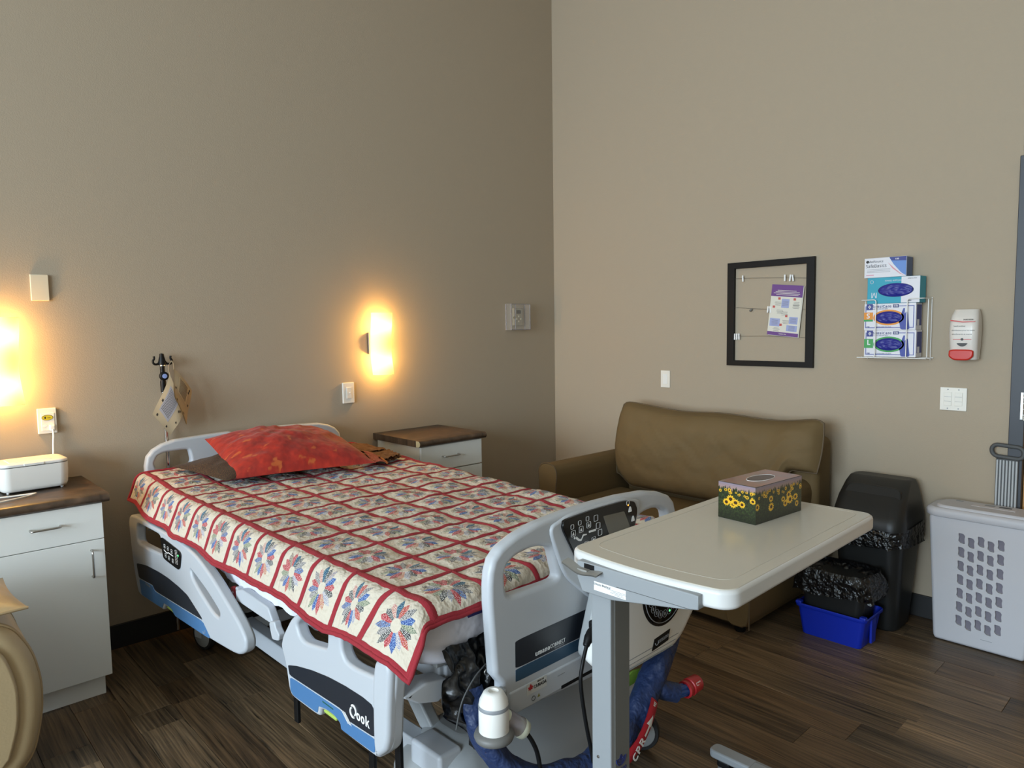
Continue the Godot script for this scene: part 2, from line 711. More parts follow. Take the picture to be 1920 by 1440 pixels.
func build_room():
	var fl = room("floor")
	var sub = bx(Vector3(-4.6, -0.06, 3.1), Vector3(9.4, 0.11, 6.4), 0.001)
	obj("subfloor", sub, M.joint, fl)
	var rng = RandomNumberGenerator.new()
	rng.seed = 5
	var w = 0.152
	var ln = 1.22
	var far = G.new()
	for c in 61:
		var x1 = -w * c
		var x0 = x1 - w + 0.0012
		var z = -rng.randf_range(0.1, 1.1)
		while z < 6.1:
			var z0 = maxf(z, 0.0)
			var z1 = minf(z + ln - 0.0012, 6.15)
			if z1 - z0 > 0.03:
				var v = rng.randi_range(0, 5)
				var u0 = 0.0 if rng.randf() < 0.5 else 1.0
				var vv = rng.randf()
				var seen = x1 > -4.6 and z0 < 4.4
				var g = G.new() if seen else far
				var e = 0.0012
				var t = -0.0 + rng.randf_range(-0.0002, 0.0)
				var q = [Vector3(x0 + e, t, z0 + e), Vector3(x1 - e, t, z0 + e), Vector3(x1 - e, t, z1 - e), Vector3(x0 + e, t, z1 - e)]
				var o = [Vector3(x0, t - 0.0012, z0), Vector3(x1, t - 0.0012, z0), Vector3(x1, t - 0.0012, z1), Vector3(x0, t - 0.0012, z1)]
				var uv = []
				for p in q:
					uv.append(Vector2(absf(u0 - (p.x - x0) / w), vv + (p.z - z) / ln))
				g.quad(g.vert(q[0], Vector3.UP, uv[0]), g.vert(q[1], Vector3.UP, uv[1]), g.vert(q[2], Vector3.UP, uv[2]), g.vert(q[3], Vector3.UP, uv[3]))
				for k in 4:
					var k2 = (k + 1) % 4
					var n = (((q[k] + q[k2]) - (q[0] + q[2])).normalized() + Vector3.UP).normalized()
					g.quad(g.vert(q[k], n, uv[k]), g.vert(q[k2], n, uv[k2]), g.vert(o[k2], n, uv[k2]), g.vert(o[k], n, uv[k]))
					var n2 = ((q[k] + q[k2]) - (q[0] + q[2])).normalized()
					var dn = Vector3(0, -0.003, 0)
					g.quad(g.vert(o[k], n2, uv[k]), g.vert(o[k2], n2, uv[k2]), g.vert(o[k2] + dn, n2, uv[k2]), g.vert(o[k] + dn, n2, uv[k]))
				if seen:
					obj("plank", g, M["plank%d" % v], fl)
			z += ln
	var rest = obj("planks_beyond_view", far, M.plank0, fl)
	rest.set_meta("kind", "stuff")

	var H = 4.2
	struct("wall_back", bx(Vector3(-4.6, H / 2, -0.075), Vector3(9.5, H, 0.15), 0.001), M.wall)
	struct("ceiling", bx(Vector3(-4.6, H + 0.075, 3.1), Vector3(9.6, 0.15, 6.6), 0.001), M.ceiling)
	struct("wall_front", bx(Vector3(-4.6, H / 2, 6.275), Vector3(9.5, H, 0.15), 0.001), M.wall)
	var g = G.new()
	g.box(Vector3(0.075, H / 2, 1.45), Vector3(0.15, H, 2.9), 0.001)
	g.box(Vector3(0.075, H / 2 + 1.1, 3.4), Vector3(0.15, H - 2.2, 1.0), 0.001)
	g.box(Vector3(0.075, H / 2, 5.05), Vector3(0.15, H, 2.3), 0.001)
	struct("wall_right", g, M.wall)
	g = G.new()
	g.box(Vector3(-9.275, 0.3, 3.1), Vector3(0.15, 0.6, 6.5), 0.001)
	g.box(Vector3(-9.275, 3.7, 3.1), Vector3(0.15, 1.0, 6.5), 0.001)
	g.box(Vector3(-9.275, 1.9, 0.475), Vector3(0.15, 2.6, 1.25), 0.001)
	g.box(Vector3(-9.275, 1.9, 5.725), Vector3(0.15, 2.6, 1.25), 0.001)
	struct("wall_left", g, M.wall)
	var wi = room("window_1")
	var fr = G.new()
	for y in [0.63, 3.17]:
		fr.box(Vector3(-9.25, y, 3.1), Vector3(0.08, 0.06, 4.0), 0.004)
	for z in [1.13, 2.43, 3.77, 5.07]:
		fr.box(Vector3(-9.25, 1.9, z), Vector3(0.08, 2.48, 0.06), 0.004)
	obj("window_frame", fr, M.white, wi)
	for z in [1.78, 3.1, 4.42]:
		obj("pane", bx(Vector3(-9.25, 1.9, z), Vector3(0.006, 2.48, 1.28), 0.001), M.clear, wi)
	struct("baseboard_back", bx(Vector3(-4.6, 0.0575, 0.006), Vector3(9.2, 0.115, 0.012), 0.003), M.skirting)
	struct("baseboard_right", bx(Vector3(-0.006, 0.0575, 1.452), Vector3(0.012, 0.115, 2.88), 0.003), M.skirting)

	var d = room("door_1")
	var df = G.new()
	df.box(Vector3(0.03, 1.1175, 2.922), Vector3(0.10, 2.235, 0.058), 0.003)
	df.box(Vector3(0.03, 1.1175, 3.88), Vector3(0.10, 2.235, 0.058), 0.003)
	df.box(Vector3(0.03, 2.206, 3.4), Vector3(0.10, 0.058, 0.99), 0.003)
	obj("door_frame", df, M.doorframe, d)
	obj("door_leaf", bx(Vector3(0.03, 1.085, 3.4), Vector3(0.045, 2.15, 0.895), 0.003), M.doorwood, d)
	var hg = G.new()
	for k in 5:
		hg.X = Transform3D(Basis(), Vector3(-0.022, 1.045 + k * 0.026, 2.951))
		hg.lathe([Vector2(0, 0), Vector2(0.0065, 0.0005), Vector2(0.0065, 0.0245), Vector2(0, 0.025)], 12)
	hg.X = Transform3D()
	hg.box(Vector3(-0.0205, 1.11, 2.943), Vector3(0.003, 0.125, 0.018), 0.001)
	obj("hinge", hg, M.steel, d)

func wall_lamps():
	# S-bent acrylic shade held off the wall, open at both ends, a bulb above and one below
	for s in 2:
		var x = [-1.562, -3.436][s]
		var base = [1.228, 1.202][s]
		var t = thing("wall_sconce", ["lit wall lamp with curved white shade above the far bedside cabinet", "lit wall lamp with curved white shade cut by the left picture edge"][s], "lamp", Vector3(x, base, 0), 0.0, "matching wall sconces beside the bed")
		obj("backplate", bx(Vector3(-0.052, 0.19, 0.012), Vector3(0.05, 0.13, 0.024), 0.004), M.dull_steel, t)
		obj("bracket", bx(Vector3(-0.045, 0.19, 0.034), Vector3(0.02, 0.03, 0.03), 0.003), M.dull_steel, t)
		var g = G.new()
		var f = func(u, v, o):
			var a = PI * (0.03 + 0.94 * u)
			var bend = 0.008 * sin((v - 0.1) * TAU * 0.8) + 0.006 * v
			return Vector3(-cos(a) * (0.072 - o) + bend * -1.0, v * 0.372, 0.038 + sin(a) * (0.062 - o))
		g.grid(24, 14, func(u, v): return f.call(u, v, 0.0))
		g.grid(24, 14, func(u, v): return f.call(u, v, 0.003), true)
		obj("lamp_shade", g, M.shade, t)
		for k in 2:
			var y = [0.085, 0.29][k]
			var b = obj("bulb", lt([Vector2(0, -0.028), Vector2(0.012, -0.024), Vector2(0.017, 0.0), Vector2(0.012, 0.024), Vector2(0, 0.028)], Vector3(0, y, 0.05), Basis(), 14), M.bulb, t)
			var l = OmniLight3D.new()
			l.name = "bulb_light"
			l.light_color = Color(1.0, 0.76, 0.38)
			l.light_energy = 0.145
			l.light_size = 0.015
			l.omni_range = 9.0
			l.omni_attenuation = 2.0
			l.shadow_enabled = true
			t.add_child(l, true)
			l.position = Vector3(0, y, 0.05)

func shade_tex():
	return paint(8, 96, func(x, y):
		var v = 1.0 - y / 95.0
		var a = exp(-pow((v - 0.22) / 0.16, 2)) + exp(-pow((v - 0.79) / 0.16, 2))
		var l = clampf(0.26 + 0.74 * a, 0, 1)
		return Color(l, l, l))

# ------------------------------------------------------------------ small things on the walls

func wall_fittings():
	var t = thing("blank_plate", "blank cream cover plate on back wall above the left lamp", "wall plate", Vector3(-3.275, 1.703, 0))
	obj("plate", bx(Vector3(0, 0, 0.006), Vector3(0.068, 0.114, 0.012), 0.003), M.plate_cream, t)

	t = thing("call_outlet", "white wall outlet with yellow oval label above the white box", "outlet", Vector3(-3.281, 1.117, 0))
	obj("plate", bx(Vector3(0, 0, 0.006), Vector3(0.072, 0.112, 0.012), 0.003), M.plate, t)
	obj("insert", bx(Vector3(0.002, -0.004, 0.0125), Vector3(0.05, 0.078, 0.004), 0.0015), M.plate, t)
	obj("label", pl(oval(0, 0.015, 0.021, 0.0115), [], 0.0145, 0.0153, 0.0003), mat("#c9b92f", 0.5), t)
	obj("label_edge", tb(closed_oval(Vector3(0, 0.015, 0.0152), 0.021, 0.0115), 0.0007, 5, true), M.print_black, t)
	obj("figure", pl(oval(-0.008, 0.015, 0.003, 0.005), [], 0.0153, 0.0157, 0.0001), M.print_black, t)
	words(t, "CALL", Vector3(0.006, 0.0145, 0.0154), ON_BACK, 0.006, M.print_black)
	obj("button", pl(oval(-0.010, -0.021, 0.009, 0.0055), [], 0.0145, 0.0165, 0.0008), M.white, t)

	t = thing("call_lead", "white cord plugged into the wall outlet above the white box", "cord", Vector3(-3.266, 1.086, 0))
	obj("plug", bx(Vector3(0, 0, 0.022), Vector3(0.02, 0.026, 0.02), 0.005), M.white, t)
	obj("cord", tb(curve([Vector3(0, -0.006, 0.03), Vector3(0.001, -0.03, 0.034), Vector3(-0.002, -0.07, 0.034), Vector3(-0.006, -0.12, 0.042), Vector3(-0.01, -0.145, 0.05), Vector3(-0.03, -0.16, 0.035), Vector3(-0.06, -0.21, 0.024), Vector3(-0.08, -0.227, 0.03)]), 0.0042, 8), M.white, t)

	t = thing("nurse_call_switch", "white single switch plate left of the far lamp", "switch", Vector3(-1.778, 1.13, 0))
	obj("plate", bx(Vector3(0, 0, 0.006), Vector3(0.075, 0.122, 0.012), 0.003), M.plate, t)
	obj("rocker", bx(Vector3(0.002, 0, 0.0125), Vector3(0.033, 0.066, 0.005), 0.0015), M.plate, t)
	obj("button", lt([Vector2(0.0045, 0), Vector2(0.0045, 0.003), Vector2(0, 0.004)], Vector3(0.006, 0, 0.0145), Basis(Vector3.RIGHT, PI / 2), 12), M.white, t)

	t = thing("thermostat", "thermostat locked under a clear plastic cover on back wall", "thermostat", Vector3(-0.409, 1.575, 0))
	obj("body", bx(Vector3(0.012, 0.0, 0.012), Vector3(0.09, 0.125, 0.024), 0.005), M.stat, t)
	obj("display", bx(Vector3(0.012, 0.036, 0.0245), Vector3(0.042, 0.026, 0.002), 0.0006), M.black, t)
	for q in [[0.012, 0.004], [0.012, -0.032], [-0.008, -0.014], [0.032, -0.014]]:
		obj("button", bx(Vector3(q[0], q[1], 0.0245), Vector3(0.012, 0.012, 0.003), 0.001), M.plate_cream, t)
	var g = G.new()
	g.box(Vector3(0, 0, 0.058), Vector3(0.19, 0.185, 0.003), 0.001)
	g.box(Vector3(-0.0945, 0, 0.029), Vector3(0.003, 0.185, 0.058), 0.001)
	g.box(Vector3(0.0945, 0, 0.029), Vector3(0.003, 0.185, 0.058), 0.001)
	g.box(Vector3(0, 0.0915, 0.029), Vector3(0.19, 0.003, 0.058), 0.001)
	g.box(Vector3(0, -0.0915, 0.029), Vector3(0.19, 0.003, 0.058), 0.001)
	obj("cover", g, M.clear, t)
	g = G.new()
	for s in [-1, 1]:
		g.tube([Vector3(s * 0.093, -0.09, 0.058), Vector3(s * 0.093, 0.09, 0.058)], 0.0025, 6)
		g.tube([Vector3(-0.093, s * 0.09, 0.058), Vector3(0.093, s * 0.09, 0.058)], 0.0025, 6)
		g.tube([Vector3(s * 0.093, -0.09, 0.004), Vector3(s * 0.093, 0.09, 0.004)], 0.003, 6)
	g.tube([Vector3(-0.052, -0.09, 0.058), Vector3(-0.052, 0.09, 0.058)], 0.002, 6)
	obj("cover_edge", g, M.clear_edge, t)
	obj("lock", lt([Vector2(0.007, 0), Vector2(0.007, 0.006), Vector2(0, 0.007)], Vector3(-0.07, -0.005, 0.058), Basis(Vector3.RIGHT, PI / 2), 14), M.steel, t)

	t = thing("light_switch", "white single switch on right wall above the loveseat", "switch", Vector3(0, 1.148, 1.004))
	obj("plate", bx(Vector3(-0.004, 0, 0), Vector3(0.008, 0.112, 0.07), 0.0025), M.plate, t)
	obj("rocker", bx(Vector3(-0.009, 0, 0), Vector3(0.005, 0.066, 0.033), 0.0015), M.white, t)

	t = thing("double_switch", "white double switch plate below the soap dispenser", "switch", Vector3(0, 1.123, 2.662))
	obj("plate", bx(Vector3(-0.004, 0, 0), Vector3(0.008, 0.112, 0.114), 0.0025), M.plate, t)
	for s in [-1, 1]:
		var k = obj("rocker", bx(Vector3(-0.009, 0, s * 0.023), Vector3(0.005, 0.066, 0.033), 0.0015), M.plate, t)
		for y in [0.011, -0.011]:
			obj("groove", bx(Vector3(-0.0116, y, s * 0.023), Vector3(0.0006, 0.0012, 0.03), 0.0002), M.print_grey, k)
		for y in [0.046, -0.046]:
			obj("screw", lt([Vector2(0.003, 0), Vector2(0.003, 0.001), Vector2(0, 0.0015)], Vector3(-0.008, y, s * 0.023), Basis(Vector3.BACK, PI / 2), 10), M.print_grey, t)

	# soap dispenser
	t = thing("soap_dispenser", "white wall soap dispenser with red push bar beside glove boxes", "dispenser", Vector3(0, 1.32, 2.715))
	g = G.new()
	var rows = []
	for k in 9:
		var y = 0.0 + 0.235 * k / 8.0
		var d = [0.085, 0.092, 0.098, 0.102, 0.104, 0.104, 0.10, 0.088, 0.062][k]
		var hw = [0.054, 0.056, 0.058, 0.059, 0.06, 0.06, 0.059, 0.056, 0.049][k]
		var row = []
		for p in rr(-d / 2 - 0.004, 0, d / 2, hw, minf(0.028, d * 0.4), 5):
			row.append(Vector3(p.x, y, p.y))
		rows.append(row)
	g.loft(rows)
	obj("housing", g, M.abs, t)
	obj("back_plate", bx(Vector3(-0.004, 0.118, 0.0), Vector3(0.008, 0.225, 0.085), 0.003), M.abs, t)
	var on_face = func(y, z): return Vector3(-0.109 + 0.0, y, z)
	var push = soft(P([-0.05, 0.048, 0.05, 0.048, 0.05, 0.014, 0.03, -0.004, -0.03, -0.004, -0.052, 0.014]), 0.3)
	obj("push_bar", pl(push, [], 0.0, 0.022, 0.008, Transform3D(ON_RIGHT, Vector3(-0.086, 0, -0.004))), M.red_push, t)
	var face = Transform3D(ON_RIGHT, Vector3(-0.1075, 0, 0))
	obj("window_slot", pl(soft(P([-0.026, 0.078, 0.026, 0.078, 0.008, 0.062, -0.008, 0.062]), 0.3), [], -0.006, 0.0005, 0.001, face), M.dark_grey, t)
	obj("print", pl(P([-0.05, 0.187, -0.05, 0.181, 0.0, 0.174, 0.05, 0.176, 0.05, 0.179, 0.0, 0.178]), [], -0.004, 0.0005, 0.0002, face), M.red_push, t)
	obj("print", bx(Vector3(-0.1075, 0.095, 0), Vector3(0.001, 0.0025, 0.075), 0.0003), M.red_push, t)
	obj("print", lt([Vector2(0.006, 0), Vector2(0.006, 0.001), Vector2(0, 0.0012)], Vector3(-0.1075, 0.095, 0), Basis(Vector3.BACK, PI / 2), 14), M.dark_grey, t)
	for q in [["hand sanitizer", 0.157, -0.012], ["désinfectant pour les mains", 0.137, 0.003], ["désinfectante de manos", 0.119, -0.002]]:
		words(t, q[1 - 1], Vector3(-0.1085, q[1], q[2]), ON_RIGHT, 0.0075, M.print_black)
	words(t, "SANITIZER", Vector3(-0.1082, 0.187, 0.022), ON_RIGHT, 0.008, M.print_black, true)

	# drip stand behind the headboard
	t = thing("drip_stand", "chrome pole with black double hook behind the headboard", "stand", Vector3(-2.803, 0, 0.040))
	obj("pole", tb([Vector3(0.008, 0.02, 0), Vector3(0, 1.25, 0)], 0.009, 12), M.chrome, t)
	var lock = obj("clamp", lt([Vector2(0.012, 1.212), Vector2(0.0135, 1.25), Vector2(0.0135, 1.262), Vector2(0.011, 1.27), Vector2(0.011, 1.345), Vector2(0, 1.345)], Vector3.ZERO, Basis(), 16), M.black, t)
	obj("knob", lt([Vector2(0.021, 0), Vector2(0.021, 0.012), Vector2(0.017, 0.016), Vector2(0, 0.016)], Vector3(0.002, 1.29, 0.006), Basis(Vector3.RIGHT, PI / 2), 20), M.black, lock)
	obj("knob_cap", lt([Vector2(0.011, 0), Vector2(0.011, 0.002), Vector2(0, 0.003)], Vector3(0.002, 1.29, 0.0222), Basis(Vector3.RIGHT, PI / 2), 18), mat("#8fa2d8", 0.35), lock)
	obj("collar", lt([Vector2(0.0125, 1.339), Vector2(0.0125, 1.344), Vector2(0, 1.344)], Vector3.ZERO, Basis(), 16), M.chrome, t)
	var hk = obj("hook_head", lt([Vector2(0.018, 1.343), Vector2(0.019, 1.352), Vector2(0.011, 1.385), Vector2(0.010, 1.397), Vector2(0, 1.40)], Vector3.ZERO, Basis(), 16), M.black, t)
	for s in [-1, 1]:
		obj("hook", tb(curve([Vector3(s * 0.01, 1.362, 0.004), Vector3(s * 0.022, 1.349, 0.006), Vector3(s * 0.038, 1.35, 0.008), Vector3(s * 0.043, 1.363, 0.008), Vector3(s * 0.037, 1.375, 0.008), Vector3(s * 0.038, 1.387, 0.008)], 6), 0.0052, 8), M.black, hk)

	# two bundles of leaflets on a string
	for k in 2:
		var lab = ["left of two leaflets hanging by string from the black hook", "right of two leaflets hanging by string from the black hook"][k]
		t = thing("hanging_leaflet", lab, "leaflet", Vector3(0, 0, 0), 0.0, "paper leaflets hanging on the hook")
		var cs = [[Vector3(-2.783, 1.293, 0.085), Vector3(-2.866, 1.113, 0.092), Vector3(-2.797, 1.004, 0.10), Vector3(-2.745, 1.10, 0.110)], [Vector3(-2.768, 1.325, 0.095), Vector3(-2.787, 1.19, 0.165), Vector3(-2.735, 1.055, 0.14), Vector3(-2.690, 1.214, 0.085)]][k]
		var q = func(u, v, o):
			var p = cs[0].lerp(cs[1], v).lerp(cs[3].lerp(cs[2], v), u)
			return p + Vector3(0.01, 0, 0.03).normalized() * (0.012 * sin(u * PI) * (1.0 - 0.5 * v) + 0.006 * sin(v * 5.0 + k) + o)
		for layer in 3:
			g = G.new()
			g.grid(10, 10, func(u, v): return q.call(u, v, -0.003 * layer))
			g.grid(10, 10, func(u, v): return q.call(u, v, -0.003 * layer - 0.0006), true)
			obj("sheet", g, M.paper, t)
		g = G.new()
		var inner = [[0.12, 0.62, 0.14, 0.80], [0.2, 0.75, 0.10, 0.62]][k]
		g.grid(6, 6, func(u, v): return q.call(lerpf(inner[0], inner[1], u), lerpf(inner[2], inner[3], v), 0.0008))
		obj("printed_panel", g, M.paper_cool if k == 0 else mat("#b9a583", 0.9), t)
		g = G.new()
		for r in 14:
			var vv = lerpf(inner[2], inner[3], (r + 1.0) / 16.0)
			g.grid(4, 1, func(u, v): return q.call(lerpf(inner[0] + 0.04, inner[1] - 0.06, u), vv + 0.012 * v, 0.0013))
		for m in [[0.74, 0.2], [0.86, 0.5], [0.05, 0.55], [0.1, 0.9], [0.62, 0.9], [0.8, 0.1]]:
			g.grid(2, 2, func(u, v): return q.call(m[0] + 0.06 * u, m[1] + 0.06 * v, 0.0013))
		stuff("print", g, M.ink, t)
		obj("string", tb(curve([cs[0] + Vector3(0, -0.004, 0), cs[0].lerp(Vector3(-2.763, 1.362, 0.052), 0.6) + Vector3(-0.012 if k == 0 else 0.004, 0, 0), Vector3(-2.763, 1.3625, 0.054), Vector3(-2.764, 1.356, 0.056)], 6), 0.0014, 6), M.paper, t)

func closed_oval(c, rx, ry, n = 28):
	var out = []
	for i in n:
		out.append(c + Vector3(cos(TAU * i / n) * rx, sin(TAU * i / n) * ry, 0))
	return out

func picture_frame():
	var z0 = 1.456
	var z1 = 1.981
	var y0 = 1.253
	var y1 = 1.866
	var t = thing("photo_frame", "black open frame with three clip wires on right wall", "frame", Vector3(0, 0, 0))
	var out = P([z0, y0, z1, y0, z1, y1, z0, y1])
	var w = 0.045
	var inn = P([z0 + w, y0 + w * 0.7, z1 - w, y0 + w * 0.7, z1 - w, y1 - w * 0.8, z0 + w, y1 - w * 0.8])
	obj("moulding", pl(out, [inn], 0.004, 0.024, 0.002, Transform3D(ON_RIGHT, Vector3.ZERO), 0.05), M.black, t)
	var wires = [[1.772, 1.750, 0.004], [1.602, 1.578, -0.006], [1.427, 1.420, 0.006]]
	for q in wires:
		var pts = []
		for i in 9:
			var u = i / 8.0
			pts.append(Vector3(-0.013, lerpf(q[0], q[1], u) + q[2] * sin(u * PI), lerpf(z0 + w - 0.008, z1 - w + 0.008, u)))
		obj("wire", tb(pts, 0.0011, 6), M.dull_steel, t)
	var n = 0
	for q in [[1.553, 0], [1.811, 0], [1.842, 0], [1.857, 0], [1.713, 1], [1.727, 1], [1.506, 2], [1.519, 2], [1.533, 2]]:
		var u = (q[0] - z0 - w) / (z1 - z0 - 2 * w)
		var wq = wires[q[1]]
		var y = lerpf(wq[0], wq[1], u) + wq[2] * sin(u * PI)
		var p = thing("clothes_peg", ["lone white mini peg left on the frame's top wire", "white mini peg above the flyer, first of three", "white mini peg above the flyer, second of three", "white mini peg above the flyer, third of three", "white mini peg left of the flyer, first of two", "white mini peg left of the flyer, second of two", "white mini peg on bottom wire, first of three", "white mini peg on bottom wire, second of three", "white mini peg on bottom wire, third of three"][n], "peg", Vector3(-0.013, y, q[0]), 0.0, "mini pegs on the frame wires")
		p.rotation.x = [-0.05, 0.0, 0.12, -0.16, 0.1, -0.1, 0.04, 0.0, -0.04][n]
		for s in [-1, 1]:
			obj("jaw", bx(Vector3(-0.003 * s - 0.002, -0.001, 0), Vector3(0.0045, 0.037, 0.0085), 0.0015), M.print_white, p)
		obj("spring", lt([Vector2(0.0032, -0.0055), Vector2(0.0032, 0.0055), Vector2(0, 0.0055)], Vector3(-0.002, 0.004, 0), Basis(Vector3.RIGHT, PI / 2), 10), M.steel, p)
		n += 1
	var c = thing("wire_crimp", "grey crimp hanging on the middle wire of the frame", "clip", Vector3(-0.013, 1.584, 1.607))
	obj("crimp", lt([Vector2(0, -0.014), Vector2(0.006, -0.010), Vector2(0.007, 0.0), Vector2(0.003, 0.008), Vector2(0, 0.009)], Vector3.ZERO, Basis(Vector3.RIGHT, 0.8), 10), M.mid_grey, c)
	# flyer
	var fl = thing("flyer", "purple headed printed flyer pegged inside the black frame", "flyer", Vector3(-0.017, 1.574, 1.815))
	fl.rotation.x = 0.10
	var fw = 0.183
	var fh = 0.288
	obj("sheet", bx(Vector3(0, 0, 0), Vector3(0.002, fh, fw), 0.0005), M.flyer, fl)
	obj("sheet", bx(Vector3(0.002, -0.002, 0.004), Vector3(0.001, fh, fw), 0.0004), M.flyer, fl)
	obj("header", bx(Vector3(-0.0011, fh / 2 - 0.033, 0), Vector3(0.0008, 0.066, fw), 0.0002), M.purple, fl)
	obj("footer", bx(Vector3(-0.0011, -fh / 2 + 0.010, 0), Vector3(0.0008, 0.020, fw), 0.0002), M.purple, fl)
	words(fl, "THANK YOU", Vector3(-0.0017, -fh / 2 + 0.010, 0), ON_RIGHT, 0.008, M.flyer, true)
	var g = G.new()
	for k in 4:
		g.box(Vector3(-0.0016, fh / 2 - 0.032 - 0.008 * k, 0.004 * (k % 2)), Vector3(0.0006, 0.0028, [0.11, 0.14, 0.155, 0.13][k]), 0.0001, 1)
	stuff("header_text", g, M.flyer, fl)
	var lilac = mat("#9fa6cc", 0.8)
	for q in [[0.04, -0.002, 0.045, 0.05], [-0.07, -0.053, 0.06, 0.045], [-0.053, 0.055, 0.05, 0.04], [-0.098, 0.05, 0.062, 0.034]]:
		obj("text_box", bx(Vector3(-0.0012, q[0], q[1]), Vector3(0.0007, q[3], q[2]), 0.0002), lilac, fl)
	for q in [[0.066, -0.04], [0.066, 0.05], [0.018, -0.068], [-0.03, 0.012], [-0.082, -0.016]]:
		obj("number_tile", bx(Vector3(-0.0012, q[0], q[1]), Vector3(0.0007, 0.013, 0.014), 0.0002), mat("#c05a52", 0.8), fl)
	g = G.new()
	var rng = RandomNumberGenerator.new()
	rng.seed = 3
	for q in [[0.046, -0.045], [0.034, 0.062], [0.0, -0.03], [-0.055, 0.012], [-0.102, -0.04], [0.05, 0.062], [-0.008, 0.0]]:
		for k in 4:
			g.box(Vector3(-0.0013, q[0] - 0.006 * k, q[1]), Vector3(0.0006, 0.0016, rng.randf_range(0.028, 0.042)), 0.0001, 1)
	for q in [[0.04, -0.002], [-0.07, -0.053], [-0.053, 0.055], [-0.098, 0.05]]:
		for k in 5:
			g.box(Vector3(-0.0017, q[0] + 0.012 - 0.006 * k, q[1]), Vector3(0.0005, 0.0014, 0.036), 0.0001, 1)
	stuff("body_text", g, M.mid_grey, fl)

